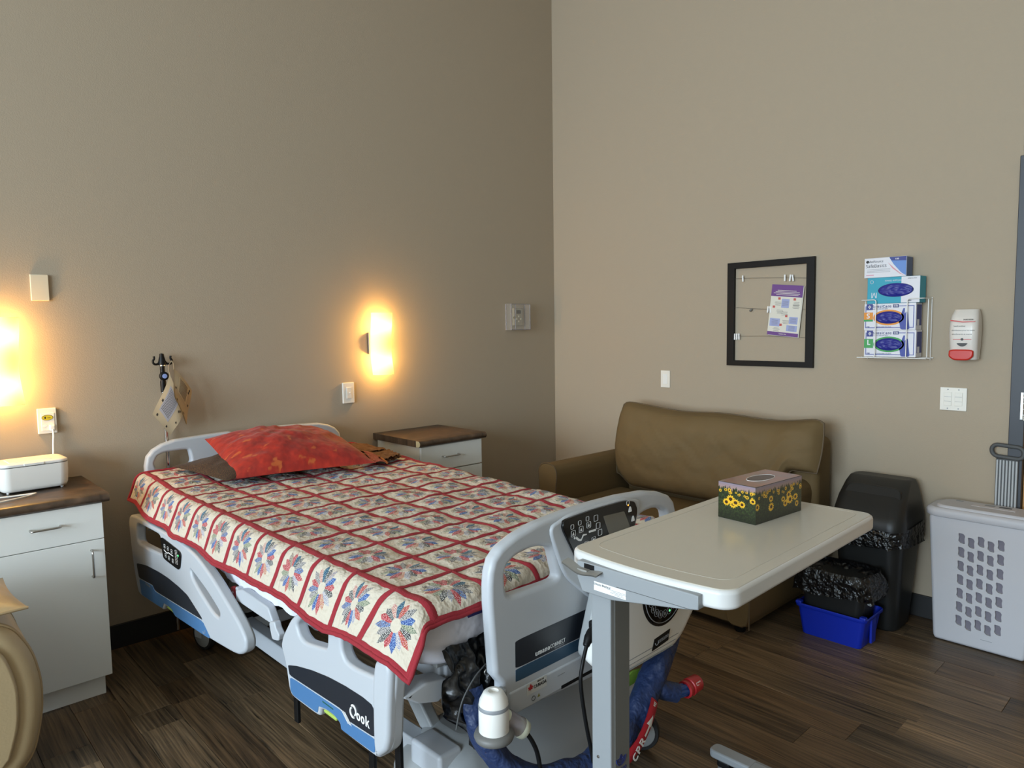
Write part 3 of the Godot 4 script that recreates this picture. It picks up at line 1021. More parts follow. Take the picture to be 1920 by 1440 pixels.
func glove_rack():
	var t = thing("wire_rack", "white wire rack holding glove boxes on right wall", "rack", Vector3(0, 0, 0))
	var r = 0.0024
	for s in 2:
		var zo = [2.266, 2.552][s]
		var zi = [2.337, 2.481][s]
		var zb = [2.262, 2.556][s]
		obj("wire_loop", tb(curve_corners([Vector3(-0.004, 1.322, zb), Vector3(-0.122, 1.322, zo), Vector3(-0.122, 1.322, zi), Vector3(-0.122, 1.613, zi), Vector3(-0.122, 1.613, zo), Vector3(-0.004, 1.613, zb)], 0.012), r, 8), M.white, t)
		obj("upright", tb([Vector3(-0.006, 1.31, zb), Vector3(-0.006, 1.62, zb)], r, 8), M.white, t)
		obj("upright", tb([Vector3(-0.055, 1.322, lerpf(zb, zo, 0.4)), Vector3(-0.055, 1.613, lerpf(zb, zo, 0.4))], r, 8), M.white, t)
	for x in [-0.008, -0.06, -0.118]:
		obj("shelf_wire", tb([Vector3(x, 1.3215, 2.25), Vector3(x, 1.3215, 2.57)], r, 8), M.white, t)
	var c = [
		["white glove box with blue swoosh on top of the stack", 2.271, 2.467, 1.724, 1.823],
		["teal glove box with upside-down M, second from top", 2.288, 2.530, 1.594, 1.7235],
		["glove box marked S with orange ring, third from top", 2.276, 2.516, 1.461, 1.5935],
		["glove box marked L with green ring, bottom of rack", 2.280, 2.520, 1.326, 1.4605]]
	for k in 4:
		var z0 = c[k][1]
		var z1 = c[k][2]
		var y0 = c[k][3]
		var y1 = c[k][4]
		var w = z1 - z0
		var h = y1 - y0
		var b = thing("glove_box", c[k][0], "glove box", Vector3(-0.06, y0, (z0 + z1) / 2), 0.0, "glove boxes in the wire rack")
		obj("carton", bx(Vector3(0, h / 2, 0), Vector3(0.088, h, w), 0.002), [M.card, M.teal, M.card, M.card][k], b)
		var face = Transform3D(ON_RIGHT, Vector3(-0.0445, h / 2, 0))
		if k == 0:
			obj("print", pl(soft(P([0.018, h / 2 - 0.001, w / 2 - 0.001, h / 2 - 0.001, w / 2 - 0.001, -h / 2 + 0.004, 0.075, -0.03, 0.04, 0.012]), 0.1), [], 0, 0.0006, 0.0001, face), mat("#5f87c8", 0.45), b)
			obj("print", pl(P([0.02, h / 2 - 0.001, w / 2 - 0.001, h / 2 - 0.001, w / 2 - 0.001, h / 2 - 0.022, 0.03, h / 2 - 0.018]), [], 0.0004, 0.0008, 0.0001, face), M.card_blue, b)
			obj("print", pl(P([0.012, 0.024, 0.036, -0.008, 0.07, -0.036, 0.092, -0.046, 0.07, -0.032, 0.040, -0.004]), [], 0, 0.0007, 0.0001, face), mat("#d78f98", 0.5), b)
			words(b, "100", Vector3(-0.0454, h / 2 + 0.038, 0.055), ON_RIGHT, 0.011, M.card, true)
			words(b, "MedSource", Vector3(-0.0449, h / 2 + 0.031, -0.044), ON_RIGHT, 0.014, M.print_black)
			obj("emblem", lt([Vector2(0.007, 0), Vector2(0.007, 0.0008), Vector2(0, 0.001)], Vector3(-0.0445, h / 2 + 0.031, -0.083), Basis(Vector3.BACK, PI / 2), 14), M.print_black, b)
			words(b, "SafeBasics", Vector3(-0.0449, h / 2 + 0.009, -0.042), ON_RIGHT, 0.021, M.dark_grey)
			for q in 3:
				obj("print", bx(Vector3(-0.0446, h / 2 - 0.008 - q * 0.007, -0.03), Vector3(0.0006, 0.0016, 0.11), 0.0002), M.print_grey, b)
			obj("print", bx(Vector3(-0.0446, h / 2 - 0.036, -0.07), Vector3(0.0006, 0.004, 0.036), 0.0002), mat("#cf8fa4", 0.5), b)
			obj("end_panel", bx(Vector3(0, h / 2, w / 2 + 0.0002), Vector3(0.084, h - 0.006, 0.0008), 0.0002), mat("#4d5f86", 0.5), b)
		elif k == 1:
			obj("side_panel", bx(Vector3(-0.0443, h / 2, w / 2 - 0.042), Vector3(0.0008, h - 0.002, 0.083), 0.0002), M.card, b)
			glove_opening(b, Vector3(-0.0445, h / 2, 0.012), 0.082, 0.034, null)
			words(b, "M", Vector3(-0.0449, h / 2 - 0.022, -0.088), Basis(Vector3(0, 0, -1), Vector3(0, -1, 0), Vector3(-1, 0, 0)), 0.036, M.card)
			words(b, "Nitrile Exam Gloves", Vector3(-0.0449, h / 2 + 0.047, 0.01), Basis(Vector3(0, 0, -1), Vector3(0, -1, 0), Vector3(-1, 0, 0)), 0.011, M.card)
			words(b, "EXAM GLOVES", Vector3(-0.0452, h / 2 + 0.054, 0.086), ON_RIGHT, 0.0065, M.print_black)
			words(b, "2200", Vector3(-0.0452, h / 2 - 0.054, 0.075), ON_RIGHT, 0.0085, M.print_black, true)
			obj("emblem", tb(closed_ring(Vector3(-0.0448, h / 2 + 0.044, -0.1), 0.008), 0.001, 5, true), M.card, b)
		else:
			var ringc = [M.orange_print, M.green_print][k - 2]
			obj("border", pl(P([-w / 2 + 0.006, -h / 2 + 0.01, w / 2 - 0.008, -h / 2 + 0.01, w / 2 - 0.008, h / 2 - 0.012, -w / 2 + 0.006, h / 2 - 0.012]), [P([-w / 2 + 0.010, -h / 2 + 0.014, w / 2 - 0.012, -h / 2 + 0.014, w / 2 - 0.012, h / 2 - 0.016, -w / 2 + 0.010, h / 2 - 0.016])], 0, 0.0005, 0.0001, face, 0.03), mat("#6b71a8", 0.5), b)
			obj("title_patch", bx(Vector3(-0.0447, h / 2 + 0.053, -0.042), Vector3(0.0008, 0.022, 0.125), 0.0002), M.card, b)
			obj("brand_tile", bx(Vector3(-0.0449, h / 2 + 0.050, -0.094), Vector3(0.0009, 0.030, 0.030), 0.0002), M.card_blue, b)
			for a in 4:
				var e = bx(Vector3(-0.0456, 0, 0), Vector3(0.0006, 0.018 if a == 0 else 0.014, 0.003), 0.0002)
				var o = obj("brand_star", e, M.card, b)
				o.position = Vector3(0, h / 2 + 0.050, -0.094)
				o.rotation.x = PI / 4 * a
			words(b, "SensiCare", Vector3(-0.0452, h / 2 + 0.052, -0.036), ON_RIGHT, 0.019, M.print_navy, true)
			obj("badge", bx(Vector3(-0.0449, h / 2 + 0.053, 0.029), Vector3(0.0008, 0.015, 0.027), 0.0002), M.print_navy, b)
			words(b, "Silk", Vector3(-0.0454, h / 2 + 0.053, 0.029), ON_RIGHT, 0.012, M.card, true)
			words(b, "powder free nitrile exam gloves", Vector3(-0.0452, h / 2 + 0.040, -0.045), ON_RIGHT, 0.0052, M.print_navy)
			obj("size_tile", bx(Vector3(-0.0449, h / 2, -0.099), Vector3(0.0009, 0.046, 0.043), 0.0002), ringc, b)
			obj("size_band", bx(Vector3(-0.0452, h / 2 - 0.018, -0.099), Vector3(0.0009, 0.010, 0.043), 0.0002), M.green_print, b)
			words(b, ["S", "L"][k - 2], Vector3(-0.0456, h / 2 + 0.005, -0.099), ON_RIGHT, 0.036, M.card, true)
			glove_opening(b, Vector3(-0.0445, h / 2 - 0.004, -0.004), 0.063, 0.031, ringc)
			words(b, "250", Vector3(-0.0452, h / 2 - 0.05, -0.10), ON_RIGHT, 0.009, M.print_navy, true)
			words(b, "non-sterile powder-free gloves", Vector3(-0.0452, h / 2 - 0.05, -0.03), ON_RIGHT, 0.0058, M.print_navy)
			# printed hand in a blue glove
			var hand = soft(P([0.052, -0.064, 0.048, -0.035, 0.040, -0.02, 0.050, -0.004, 0.056, 0.02, 0.064, 0.042, 0.070, 0.040, 0.069, 0.012, 0.078, 0.026, 0.084, 0.022, 0.088, -0.02, 0.094, -0.064]), 0.25, 3)
			obj("hand_print", pl(hand, [], 0.0002, 0.0012, 0.0002, face), mat("#3c4a9a", 0.45), b)
			obj("end_panel", bx(Vector3(0.002, h / 2 + 0.006, w / 2 + 0.0002), Vector3(0.07, h - 0.03, 0.0008), 0.0002), M.card_blue, b)
			obj("end_label", bx(Vector3(-0.012, h / 2 - 0.03, w / 2 + 0.0006), Vector3(0.03, 0.03, 0.0008), 0.0002), M.card, b)

func closed_ring(c, r, n = 20):
	var out = []
	for i in n:
		out.append(c + Vector3(0, sin(TAU * i / n) * r, cos(TAU * i / n) * r))
	return out

func glove_opening(b, c, rz, ry, ringc):
	if ringc:
		obj("opening_ring", pl(oval(0, 0, rz + 0.009, ry + 0.008, 40), [oval(0, 0, rz, ry, 40)], 0, 0.0012, 0.0003, Transform3D(ON_RIGHT, c), 0.01), ringc, b)
	obj("opening", pl(oval(0, 0, rz, ry, 36), [], -0.001, 0.0006, 0.0002, Transform3D(ON_RIGHT, c)), M.glove_dark, b)
	var g = G.new()
	var n = noise(18.0, 4, 2)
	g.grid(22, 12, func(u, v):
		var z = (u * 2 - 1) * rz * 0.97
		var y = (v * 2 - 1) * ry * 0.96 * sqrt(maxf(0.0, 1.0 - pow(u * 2 - 1, 2)))
		var e = maxf(0.0, 1.0 - pow(u * 2 - 1, 2)) * (1.0 - pow(v * 2 - 1, 2))
		return c + Vector3(-0.001 - 0.010 * sqrt(e) * (0.7 + 0.8 * n.get_noise_2d(z * 1.6 + c.y, y * 6.0)), y, z))
	obj("glove", g, M.glove, b)

# a path with its corners rounded by r
func curve_corners(pts, r):
	var out = [pts[0]]
	for i in range(1, pts.size() - 1):
		var a = pts[i] + (pts[i - 1] - pts[i]).normalized() * r
		var b = pts[i] + (pts[i + 1] - pts[i]).normalized() * r
		for k in 6:
			var t = k / 5.0
			out.append(a.lerp(pts[i], t).lerp(pts[i].lerp(b, t), t))
	out.append(pts[-1])
	return out

# ------------------------------------------------------------------ bedside cabinets

func bar_handle(t, a, b, parent):
	var d = (b - a).normalized()
	var g = G.new()
	var o = Vector3(0, 0, 0.028)
	g.tube(curve_corners([a, a + o, b + o, b], 0.012), 0.0042, 8)
	return obj("handle", g, M.steel, parent)

func cabinets():
	for k in 2:
		var left = k == 0
		var t = thing("bedside_cabinet", ["white bedside cabinet with dark wood top left of the bed", "white bedside cabinet with dark wood top beyond the bed"][k], "cabinet", Vector3([-3.408, -1.372][k], 0, 0.0), 0.0, "matching bedside cabinets")
		var top = [0.852, 0.872][k]
		var hw = [0.2225, 0.2255][k]
		var yb = top - 0.037
		var cm = M.melamine
		var body = G.new()
		body.box(Vector3(0, (yb + 0.09) / 2, 0.235), Vector3(hw * 2, yb - 0.09, 0.430), 0.0015)
		obj("body", body, M.melamine if left else M.melamine_cream, t)
		obj("toe_kick", bx(Vector3(-0.012, 0.045, 0.235), Vector3(hw * 2 - 0.02, 0.09, 0.40), 0.0015), M.melamine, t)
		var f = hw * 2 - 0.004
		var split = [0.664, 0.684][k]
		var d = obj("drawer", bx(Vector3(0, (split + 0.003 + yb - 0.002) / 2, 0.460), Vector3(f, yb - 0.005 - split, 0.018), 0.0015), M.melamine, t)
		if left:
			bar_handle(t, Vector3(-0.029, 0.747, 0.469), Vector3(0.070, 0.747, 0.469), d)
			var dr = obj("door", bx(Vector3(0, (0.089 + split) / 2, 0.460), Vector3(f, split - 0.089, 0.018), 0.0015), M.melamine, t)
			bar_handle(t, Vector3(0.171, 0.625, 0.469), Vector3(0.171, 0.517, 0.469), dr)
		else:
			bar_handle(t, Vector3(-0.076, 0.764, 0.469), Vector3(0.038, 0.764, 0.469), d)
			var d2 = obj("drawer", bx(Vector3(0, (split + 0.389) / 2 - 0.002, 0.460), Vector3(f, split - 0.389 - 0.004, 0.018), 0.0015), M.melamine, t)
			bar_handle(t, Vector3(-0.076, 0.55, 0.469), Vector3(0.038, 0.55, 0.469), d2)
			var d3 = obj("drawer", bx(Vector3(0, (0.385 + 0.089) / 2, 0.460), Vector3(f, 0.385 - 0.092, 0.018), 0.0015), M.melamine, t)
			bar_handle(t, Vector3(-0.076, 0.25, 0.469), Vector3(0.038, 0.25, 0.469), d3)
		# worktop with a rolled front edge: profile in (z, y), swept along x
		var prof = P([0.004, 0, 0.470, 0, 0.482, 0.003, 0.489, 0.010, 0.4915, 0.0185, 0.489, 0.027, 0.482, 0.0345, 0.470, 0.037, 0.004, 0.037])
		var w0 = -hw - 0.02
		var w1 = hw + 0.022
		var wt = obj("worktop", worktop(prof, w0, w1, yb), M.walnut, t)
		if not left:
			obj("raw_end", pl(P([0.452, 0.001, 0.470, 0.001, 0.482, 0.004, 0.488, 0.010, 0.490, 0.0185, 0.488, 0.027, 0.482, 0.0335, 0.470, 0.036, 0.452, 0.036]), [], 0, 0.0012, 0.0003, Transform3D(Basis(Vector3(0, 0, 1), Vector3(0, 1, 0), Vector3(-1, 0, 0)), Vector3(w0, yb, 0))), M.chip, wt)

	# appliance on the near cabinet
	var t = thing("white_box_appliance", "white rounded lidded box standing on the left cabinet", "appliance", Vector3(-3.372, 0.852, 0.142), 0.05)
	var g = G.new()
	g.loft([ring(0.006, 0, 0, 0.110, 0.074, 0.03), ring(0.010, 0, 0, 0.116, 0.080, 0.034), ring(0.022, 0, 0, 0.120, 0.084, 0.036), ring(0.070, 0, 0, 0.123, 0.087, 0.037), ring(0.105, 0, 0, 0.123, 0.087, 0.037), ring(0.107, 0, 0, 0.121, 0.085, 0.036)])
	obj("body", g, M.white, t)
	g = G.new()
	g.loft([ring(0.1085, 0, 0, 0.121, 0.085, 0.036), ring(0.113, 0, 0, 0.123, 0.087, 0.037), ring(0.119, 0, 0, 0.122, 0.086, 0.036), ring(0.123, 0, 0, 0.116, 0.080, 0.033), ring(0.124, 0, 0, 0.10, 0.066, 0.026)])
	obj("lid", g, M.white, t)
	obj("seam", loft_of([ring(0.104, 0, 0, 0.1215, 0.0855, 0.036), ring(0.110, 0, 0, 0.1215, 0.0855, 0.036)]), M.dark_grey, t)
	obj("lid_flap", bx(Vector3(-0.01, 0.1245, 0.01), Vector3(0.15, 0.004, 0.10), 0.0015), M.white, t)
	obj("lid_lip", bx(Vector3(-0.005, 0.115, 0.0872), Vector3(0.07, 0.010, 0.006), 0.002), M.white, t)
	for s in [-1, 1]:
		obj("foot", lt([Vector2(0.006, 0), Vector2(0.006, 0.007), Vector2(0, 0.007)], Vector3(s * 0.095, 0, 0.06), Basis(), 10), M.print_white, t)
	t = thing("white_cable", "white cable looped on the left cabinet before the white box", "cord", Vector3(-3.52, 0.8565, 0.30))
	obj("cable", tb(curve([Vector3(-0.08, 0, -0.02), Vector3(-0.02, 0, -0.024), Vector3(0.06, 0, -0.01), Vector3(0.125, 0.002, 0.004), Vector3(0.132, 0.003, 0.012), Vector3(0.10, 0, 0.030), Vector3(0.04, 0, 0.062), Vector3(-0.04, 0, 0.085), Vector3(-0.10, 0, 0.09)]), 0.0032, 8), M.white, t)

func loft_of(rings):
	var g = G.new()
	g.loft(rings)
	return g

func worktop(prof, w0, w1, yb):
	var g = G.new()
	var rows = []
	for p in prof:
		rows.append(p)
	var n = prof.size()
	for i in n:
		var a = prof[i]
		var b = prof[(i + 1) % n]
		var m = [Vector3(w0, yb + a.y, a.x), Vector3(w1, yb + a.y, a.x), Vector3(w1, yb + b.y, b.x), Vector3(w0, yb + b.y, b.x)]
		var pa = prof[i - 1]
		var pb = prof[(i + 2) % n]
		var na = _mean_normal(pa, a, b)
		var nb = _mean_normal(a, b, pb)
		var k = [g.vert(m[0], na, Vector2(0, a.x + a.y)), g.vert(m[1], na, Vector2(1, a.x + a.y)), g.vert(m[2], nb, Vector2(1, b.x + b.y)), g.vert(m[3], nb, Vector2(0, b.x + b.y))]
		g.quad(k[0], k[1], k[2], k[3])
	for s in 2:
		var r = []
		for p in prof:
			r.append(Vector3([w0, w1][s], yb + p.y, p.x))
		g.cap(r, Vector3([-1, 1][s], 0, 0))
	return g

func _mean_normal(a, b, c):
	var e = (b - a).normalized()
	var d = (c - b).normalized()
	var n = Vector3(0, -d.x, d.y)
	if e.dot(d) > 0.7:
		n = Vector3(0, -e.x - d.x, e.y + d.y)
	return n.normalized()

# ------------------------------------------------------------------ the bed; everything in its own frame, x across, z towards the foot

func caster(t, at, turn, r = 0.07):
	var w = Node3D.new()
	w.name = "caster"
	t.add_child(w, true)
	w.position = at
	w.rotation.y = turn
	obj("tyre", lt([Vector2(r - 0.014, -0.016), Vector2(r - 0.003, -0.015), Vector2(r, -0.009), Vector2(r, 0.009), Vector2(r - 0.003, 0.015), Vector2(r - 0.014, 0.016)], Vector3(0, r, 0), Basis(Vector3.BACK, PI / 2), 28), M.black_rubber, w)
	obj("wheel_disc", lt([Vector2(0, -0.020), Vector2(r - 0.016, -0.017), Vector2(r - 0.013, -0.013), Vector2(r - 0.013, 0.013), Vector2(r - 0.016, 0.017), Vector2(0, 0.020)], Vector3(0, r, 0), Basis(Vector3.BACK, PI / 2), 28), M.bed_grey, w)
	var g = G.new()
	g.box(Vector3(0, r * 2 + 0.016, 0.0), Vector3(0.05, 0.02, 0.09), 0.006)
	g.box(Vector3(0.024, r + 0.03, -0.014), Vector3(0.006, 0.08, 0.05), 0.003)
	g.box(Vector3(-0.024, r + 0.03, -0.014), Vector3(0.006, 0.08, 0.05), 0.003)
	obj("fork", g, M.bed_white, w)
	return w

func bed():
	var t = thing("adjustable_bed", "white adjustable care bed with low side rails and blue panels", "bed", BED, BED_TURN)
	# headboard
	var cx = 0.066
	var hb = [-0.522, 0.56, -0.522, 0.87, -0.512, 0.915, -0.486, 0.945, -0.444, 0.968, -0.383, 0.983, -0.23, 0.990, -0.118, 0.992, -0.10, 0.984, 0.0, 0.972]
	var ol = PackedVector2Array()
	for i in hb.size() / 2:
		ol.append(Vector2(cx + hb[i * 2], hb[i * 2 + 1]))
	for i in range(hb.size() / 2 - 2, -1, -1):
		ol.append(Vector2(cx - hb[i * 2], hb[i * 2 + 1]))
	var hole = soft(P([-0.482, 0.880, -0.466, 0.914, -0.43, 0.927, -0.325, 0.929, -0.318, 0.91, -0.312, 0.868, -0.33, 0.848, -0.38, 0.842, -0.47, 0.842]), 0.3, 3)
	var ha = PackedVector2Array()
	var hc = PackedVector2Array()
	for p in hole:
		ha.append(Vector2(cx + p.x, p.y))
		hc.append(Vector2(cx - p.x, p.y))
	obj("headboard", pl(ol, [ha, hc], 0.055, 0.098, 0.014, Transform3D(), 0.02), M.bed_white, t)

	# footboard
	var fc = 0.102
	var half = [-0.386, 0.483, -0.388, 0.50, -0.389, 0.575, -0.414, 0.607, -0.421, 0.70, -0.428, 0.80, -0.428, 0.845, -0.424, 0.880, -0.412, 0.912, -0.384, 0.937, -0.332, 0.957, -0.25, 0.974, -0.12, 0.983, 0.0, 0.985]
	ol = PackedVector2Array()
	ol.append(Vector2(fc, 0.455))
	ol.append(Vector2(fc - 0.366, 0.479))
	for i in half.size() / 2:
		ol.append(Vector2(fc + half[i * 2], half[i * 2 + 1]))
	for i in range(half.size() / 2 - 2, -1, -1):
		ol.append(Vector2(fc - half[i * 2], half[i * 2 + 1]))
	ol.append(Vector2(fc + 0.366, 0.479))
	hole = soft(P([-0.371, 0.868, -0.362, 0.887, -0.333, 0.903, -0.289, 0.911, -0.244, 0.909, -0.2, 0.896, -0.19, 0.880, -0.178, 0.835, -0.168, 0.806, -0.184, 0.797, -0.345, 0.802, -0.362, 0.808, -0.369, 0.825]), 0.3, 3)
	ha = PackedVector2Array()
	hc = PackedVector2Array()
	for p in hole:
		ha.append(Vector2(fc + p.x, p.y))
		hc.append(Vector2(fc - p.x, p.y))
	var fb = obj("footboard", pl(ol, [ha, hc], 2.318, 2.36, 0.015, Transform3D(), 0.018), M.bed_white, t)
	# raised middle of the footboard round the control panel
	var bulge = soft(P([fc - 0.215, 0.955, fc - 0.12, 0.978, fc + 0.12, 0.978, fc + 0.215, 0.955, fc + 0.15, 0.80, fc + 0.03, 0.70, fc - 0.03, 0.70, fc - 0.15, 0.80]), 0.25)
	obj("raised_panel", pl(bulge, [], 2.35, 2.368, 0.008), M.bed_white, fb)
	obj("lower_lip", bx(Vector3(fc, 0.513, 2.358), Vector3(0.735, 0.066, 0.012), 0.006), M.bed_white, fb)
	var cp = obj("control_panel", pl(soft(P([fc - 0.168, 0.945, fc - 0.162, 0.968, fc - 0.03, 0.973, fc + 0.12, 0.971, fc + 0.166, 0.960, fc + 0.183, 0.93, fc + 0.15, 0.83, fc + 0.10, 0.80, fc - 0.09, 0.80, fc - 0.11, 0.85]), 0.25), [], 2.365, 2.3755, 0.002), M.black_gloss, fb)
	obj("display", pl(soft(P([0.112, 0.945, 0.213, 0.940, 0.243, 0.885, 0.14, 0.884]), 0.06), [], 2.375, 2.3764, 0.0004), mat("#6a665c", 0.2), fb)
	var g = G.new()
	for q in [[-0.026, 0.942, 0.7], [0.006, 0.947, 0.7], [0.040, 0.952, 0.7], [-0.022, 0.922, 0.95], [0.012, 0.927, 0.95], [0.046, 0.933, 0.95], [0.078, 0.946, 0.95], [0.088, 0.922, 0.95], [0.097, 0.900, 0.95], [0.0, 0.872, 0.95], [0.035, 0.878, 0.95], [0.068, 0.884, 0.95], [0.232, 0.962, 0.7]]:
		var s = 0.0095 * q[2]
		g.plate(rr(q[0], q[1], s, s, 0.003, 3), [rr(q[0], q[1], s - 0.0009, s - 0.0009, 0.002, 3)], 2.3755, 2.3762, 0.0001, 0.02)
	for q in [[-0.022, 0.922], [0.012, 0.927], [0.046, 0.933]]:
		g.plate(P([q[0] - 0.004, q[1] - 0.005, q[0] + 0.004, q[1] - 0.005, q[0], q[1] + 0.005]), [], 2.3755, 2.3762, 0.0001)
	for q in [[0.0, 0.872], [0.035, 0.878], [0.068, 0.884]]:
		g.plate(P([q[0] - 0.004, q[1] + 0.004, q[0] + 0.004, q[1] + 0.004, q[0], q[1] - 0.005]), [], 2.3755, 2.3762, 0.0001)
	g.plate(soft(P([-0.012, 0.905, 0.0, 0.896, 0.012, 0.893, 0.022, 0.906, 0.036, 0.906, 0.036, 0.909, 0.02, 0.911, 0.012, 0.899, 0.002, 0.902, -0.008, 0.911]), 0.2), [], 2.3755, 2.3762, 0.0001)
	g.plate(oval(-0.016, 0.908, 0.0035, 0.0035, 10), [], 2.3755, 2.3762, 0.0001)
	g.plate(rr(0.062, 0.912, 0.016, 0.003, 0.002, 2), [], 2.3755, 2.3762, 0.0001)
	for q in [[0.243, 0.940], [0.258, 0.908]]:
		g.plate(soft(P([q[0] - 0.009, q[1] - 0.008, q[0] + 0.009, q[1] - 0.008, q[0] + 0.005, q[1] + 0.006, q[0], q[1] + 0.010, q[0] - 0.005, q[1] + 0.006]), 0.2), [], 2.3755, 2.3762, 0.0001)
	stuff("icons", g, M.print_white, fb)
	obj("indicator", pl(oval(0.233, 0.955, 0.003, 0.003, 10), [], 2.376, 2.3768, 0.0002), mat("#f0b040", 0.4, {"glow": 1.2}), fb)
	# dark and blue inlay with lettering
	var x0 = fc - 0.342
	var x1 = fc + 0.342
	obj("inlay", pl(soft(P([x0, 0.602, x0, 0.678, x1, 0.678, x1, 0.602]), 0.06), [], 2.352, 2.3608, 0.001), M.navy_panel, fb)
	obj("inlay", pl(soft(P([x0, 0.565, x0, 0.600, x1, 0.600, x1, 0.565]), 0.06), [], 2.352, 2.3608, 0.001), M.foot_blue, fb)
	var std = Transform3D(Basis(), Vector3.ZERO)
	words(fb, "umano", Vector3(-0.136, 0.617, 2.361), Basis(), 0.0175, M.print_white, true)
	words(fb, "CONNECT", Vector3(-0.074, 0.6172, 2.361), Basis(), 0.0140, M.print_white)
	words(fb, "TECHNOLOGY", Vector3(-0.068, 0.6075, 2.361), Basis(), 0.0065, M.print_grey)
	obj("origin_label", bx(Vector3(-0.164, 0.531, 2.3646), Vector3(0.078, 0.032, 0.0008), 0.0003), mat("#c9c9c4", 0.5), fb)
	var leaf = P([0, -0.010, 0.0012, -0.005, 0.008, -0.006, 0.0065, -0.003, 0.0105, 0.002, 0.0075, 0.0025, 0.007, 0.0045, 0.0035, 0.0025, 0.0045, 0.008, 0.0025, 0.007, 0, 0.011, -0.0025, 0.007, -0.0045, 0.008, -0.0035, 0.0025, -0.007, 0.0045, -0.0075, 0.0025, -0.0105, 0.002, -0.0065, -0.003, -0.008, -0.006, -0.0012, -0.005])
	obj("maple_leaf", pl(leaf, [], 0, 0.0006, 0.0001, Transform3D(Basis(), Vector3(-0.189, 0.533, 2.365)), 0.003), M.red, fb)
	words(fb, "MADE IN", Vector3(-0.150, 0.541, 2.3653), Basis(), 0.0065, M.print_black)
	words(fb, "CANADA", Vector3(-0.152, 0.530, 2.3653), Basis(), 0.0125, M.print_black, true)
	obj("plug_symbol", tb(closed_oval(Vector3(-0.178, 0.499, 2.365), 0.0065, 0.0065, 18), 0.0007, 5, true), M.print_black, fb)
	obj("warning_symbol", pl(P([-0.162, 0.496, -0.152, 0.496, -0.157, 0.505]), [], 2.3642, 2.3652, 0.0002), mat("#8d8a4a", 0.5), fb)
	obj("label_lines", bx(Vector3(-0.065, 0.525, 2.3646), Vector3(0.03, 0.002, 0.0008), 0.0002), M.print_grey, fb)
	obj("bottom_tag", bx(Vector3(0.02, 0.486, 2.3646), Vector3(0.17, 0.010, 0.001), 0.0003), M.black, fb)

	# bumper roller at the corner
	var bp = obj("corner_bumper", lt([Vector2(0, 0.478), Vector2(0.036, 0.480), Vector2(0.0385, 0.486), Vector2(0.0385, 0.556), Vector2(0.0355, 0.572), Vector2(0.026, 0.590), Vector2(0.021, 0.594), Vector2(0.013, 0.594), Vector2(0.011, 0.586), Vector2(0, 0.585)], Vector3(-0.345, 0, 2.388), Basis(), 32), M.white, t)
	obj("bumper_band", lt([Vector2(0.0387, 0.551), Vector2(0.0392, 0.553), Vector2(0.0392, 0.559), Vector2(0.0382, 0.561)], Vector3(-0.345, 0, 2.388), Basis(), 32), M.print_grey, bp)
	obj("bumper_ring", lt([Vector2(0, 0.466), Vector2(0.038, 0.465), Vector2(0.048, 0.470), Vector2(0.0515, 0.479), Vector2(0.048, 0.488), Vector2(0.038, 0.492), Vector2(0, 0.492)], Vector3(-0.345, 0, 2.388), Basis(), 32), M.mid_grey, bp)
	obj("bumper_bracket", bx(Vector3(-0.297, 0.53, 2.362), Vector3(0.026, 0.08, 0.03), 0.006), M.bed_grey, bp)

	side_rails(t)

	# undercarriage
	for s in [-1, 1]:
		obj("base_beam", bx(Vector3(0.06 + s * 0.36, 0.262, 1.27), Vector3(0.055, 0.068, 1.75), 0.006), M.bed_metal, t)
	obj("deck_panel", pl(soft(P([1.193, 0.578, 1.194, 0.540, 1.466, 0.536, 1.486, 0.545, 1.451, 0.588, 1.25, 0.595]), 0.15), [], 0, 0.03, 0.006, Transform3D(ON_LEFT_SIDE, Vector3(-0.47, 0, 0))), M.bed_white, t)
	var lz = obj("release_latch", bx(Vector3(-0.480, 0.545, 1.145), Vector3(0.02, 0.052, 0.04), 0.006), M.red, t)
	words(lz, "C", Vector3(-0.4905, 0.547, 1.145), ON_LEFT_SIDE, 0.03, M.print_white, true)
	obj("latch_housing", bx(Vector3(-0.475, 0.555, 1.18), Vector3(0.03, 0.05, 0.025), 0.004), M.bed_white, t)
	obj("cross_bar", bx(Vector3(-0.10, 0.300, 0.79), Vector3(0.62, 0.022, 0.022), 0.004), M.black, t)
	obj("rail_lever", pl(soft(P([1.486, 0.552, 1.526, 0.566, 1.536, 0.545, 1.558, 0.530, 1.552, 0.508, 1.505, 0.498]), 0.25), [], 0, 0.024, 0.005, Transform3D(ON_LEFT_SIDE, Vector3(-0.49, 0, 0))), M.bed_white, t)
	g = G.new()
	for s in [-1, 1]:
		g.box(Vector3(0.06 + s * 0.42, 0.590, 1.18), Vector3(0.05, 0.05, 2.08), 0.006)
	for z in [0.16, 0.7, 1.25, 1.75, 2.20]:
		g.box(Vector3(0.06, 0.588, z), Vector3(0.86, 0.045, 0.06), 0.006)
	obj("deck_frame", g, M.bed_metal, t)
	obj("deck_plate", bx(Vector3(0.06, 0.622, 1.18), Vector3(0.92, 0.016, 2.10), 0.004), M.bed_grey, t)
	for s in [-1, 1]:
		for q in [[0.50, 0.75], [2.02, 1.72]]:
			var a = Vector3(0.06 + s * 0.31, 0.28, q[0])
			var b = Vector3(0.06 + s * 0.31, 0.575, q[1])
			var m = bx(Vector3.ZERO, Vector3(0.04, a.distance_to(b) + 0.04, 0.06), 0.008)
			var o = obj("lift_arm", m, M.bed_grey, t)
			o.position = (a + b) / 2
			o.rotation.x = atan2(b.z - a.z, b.y - a.y)
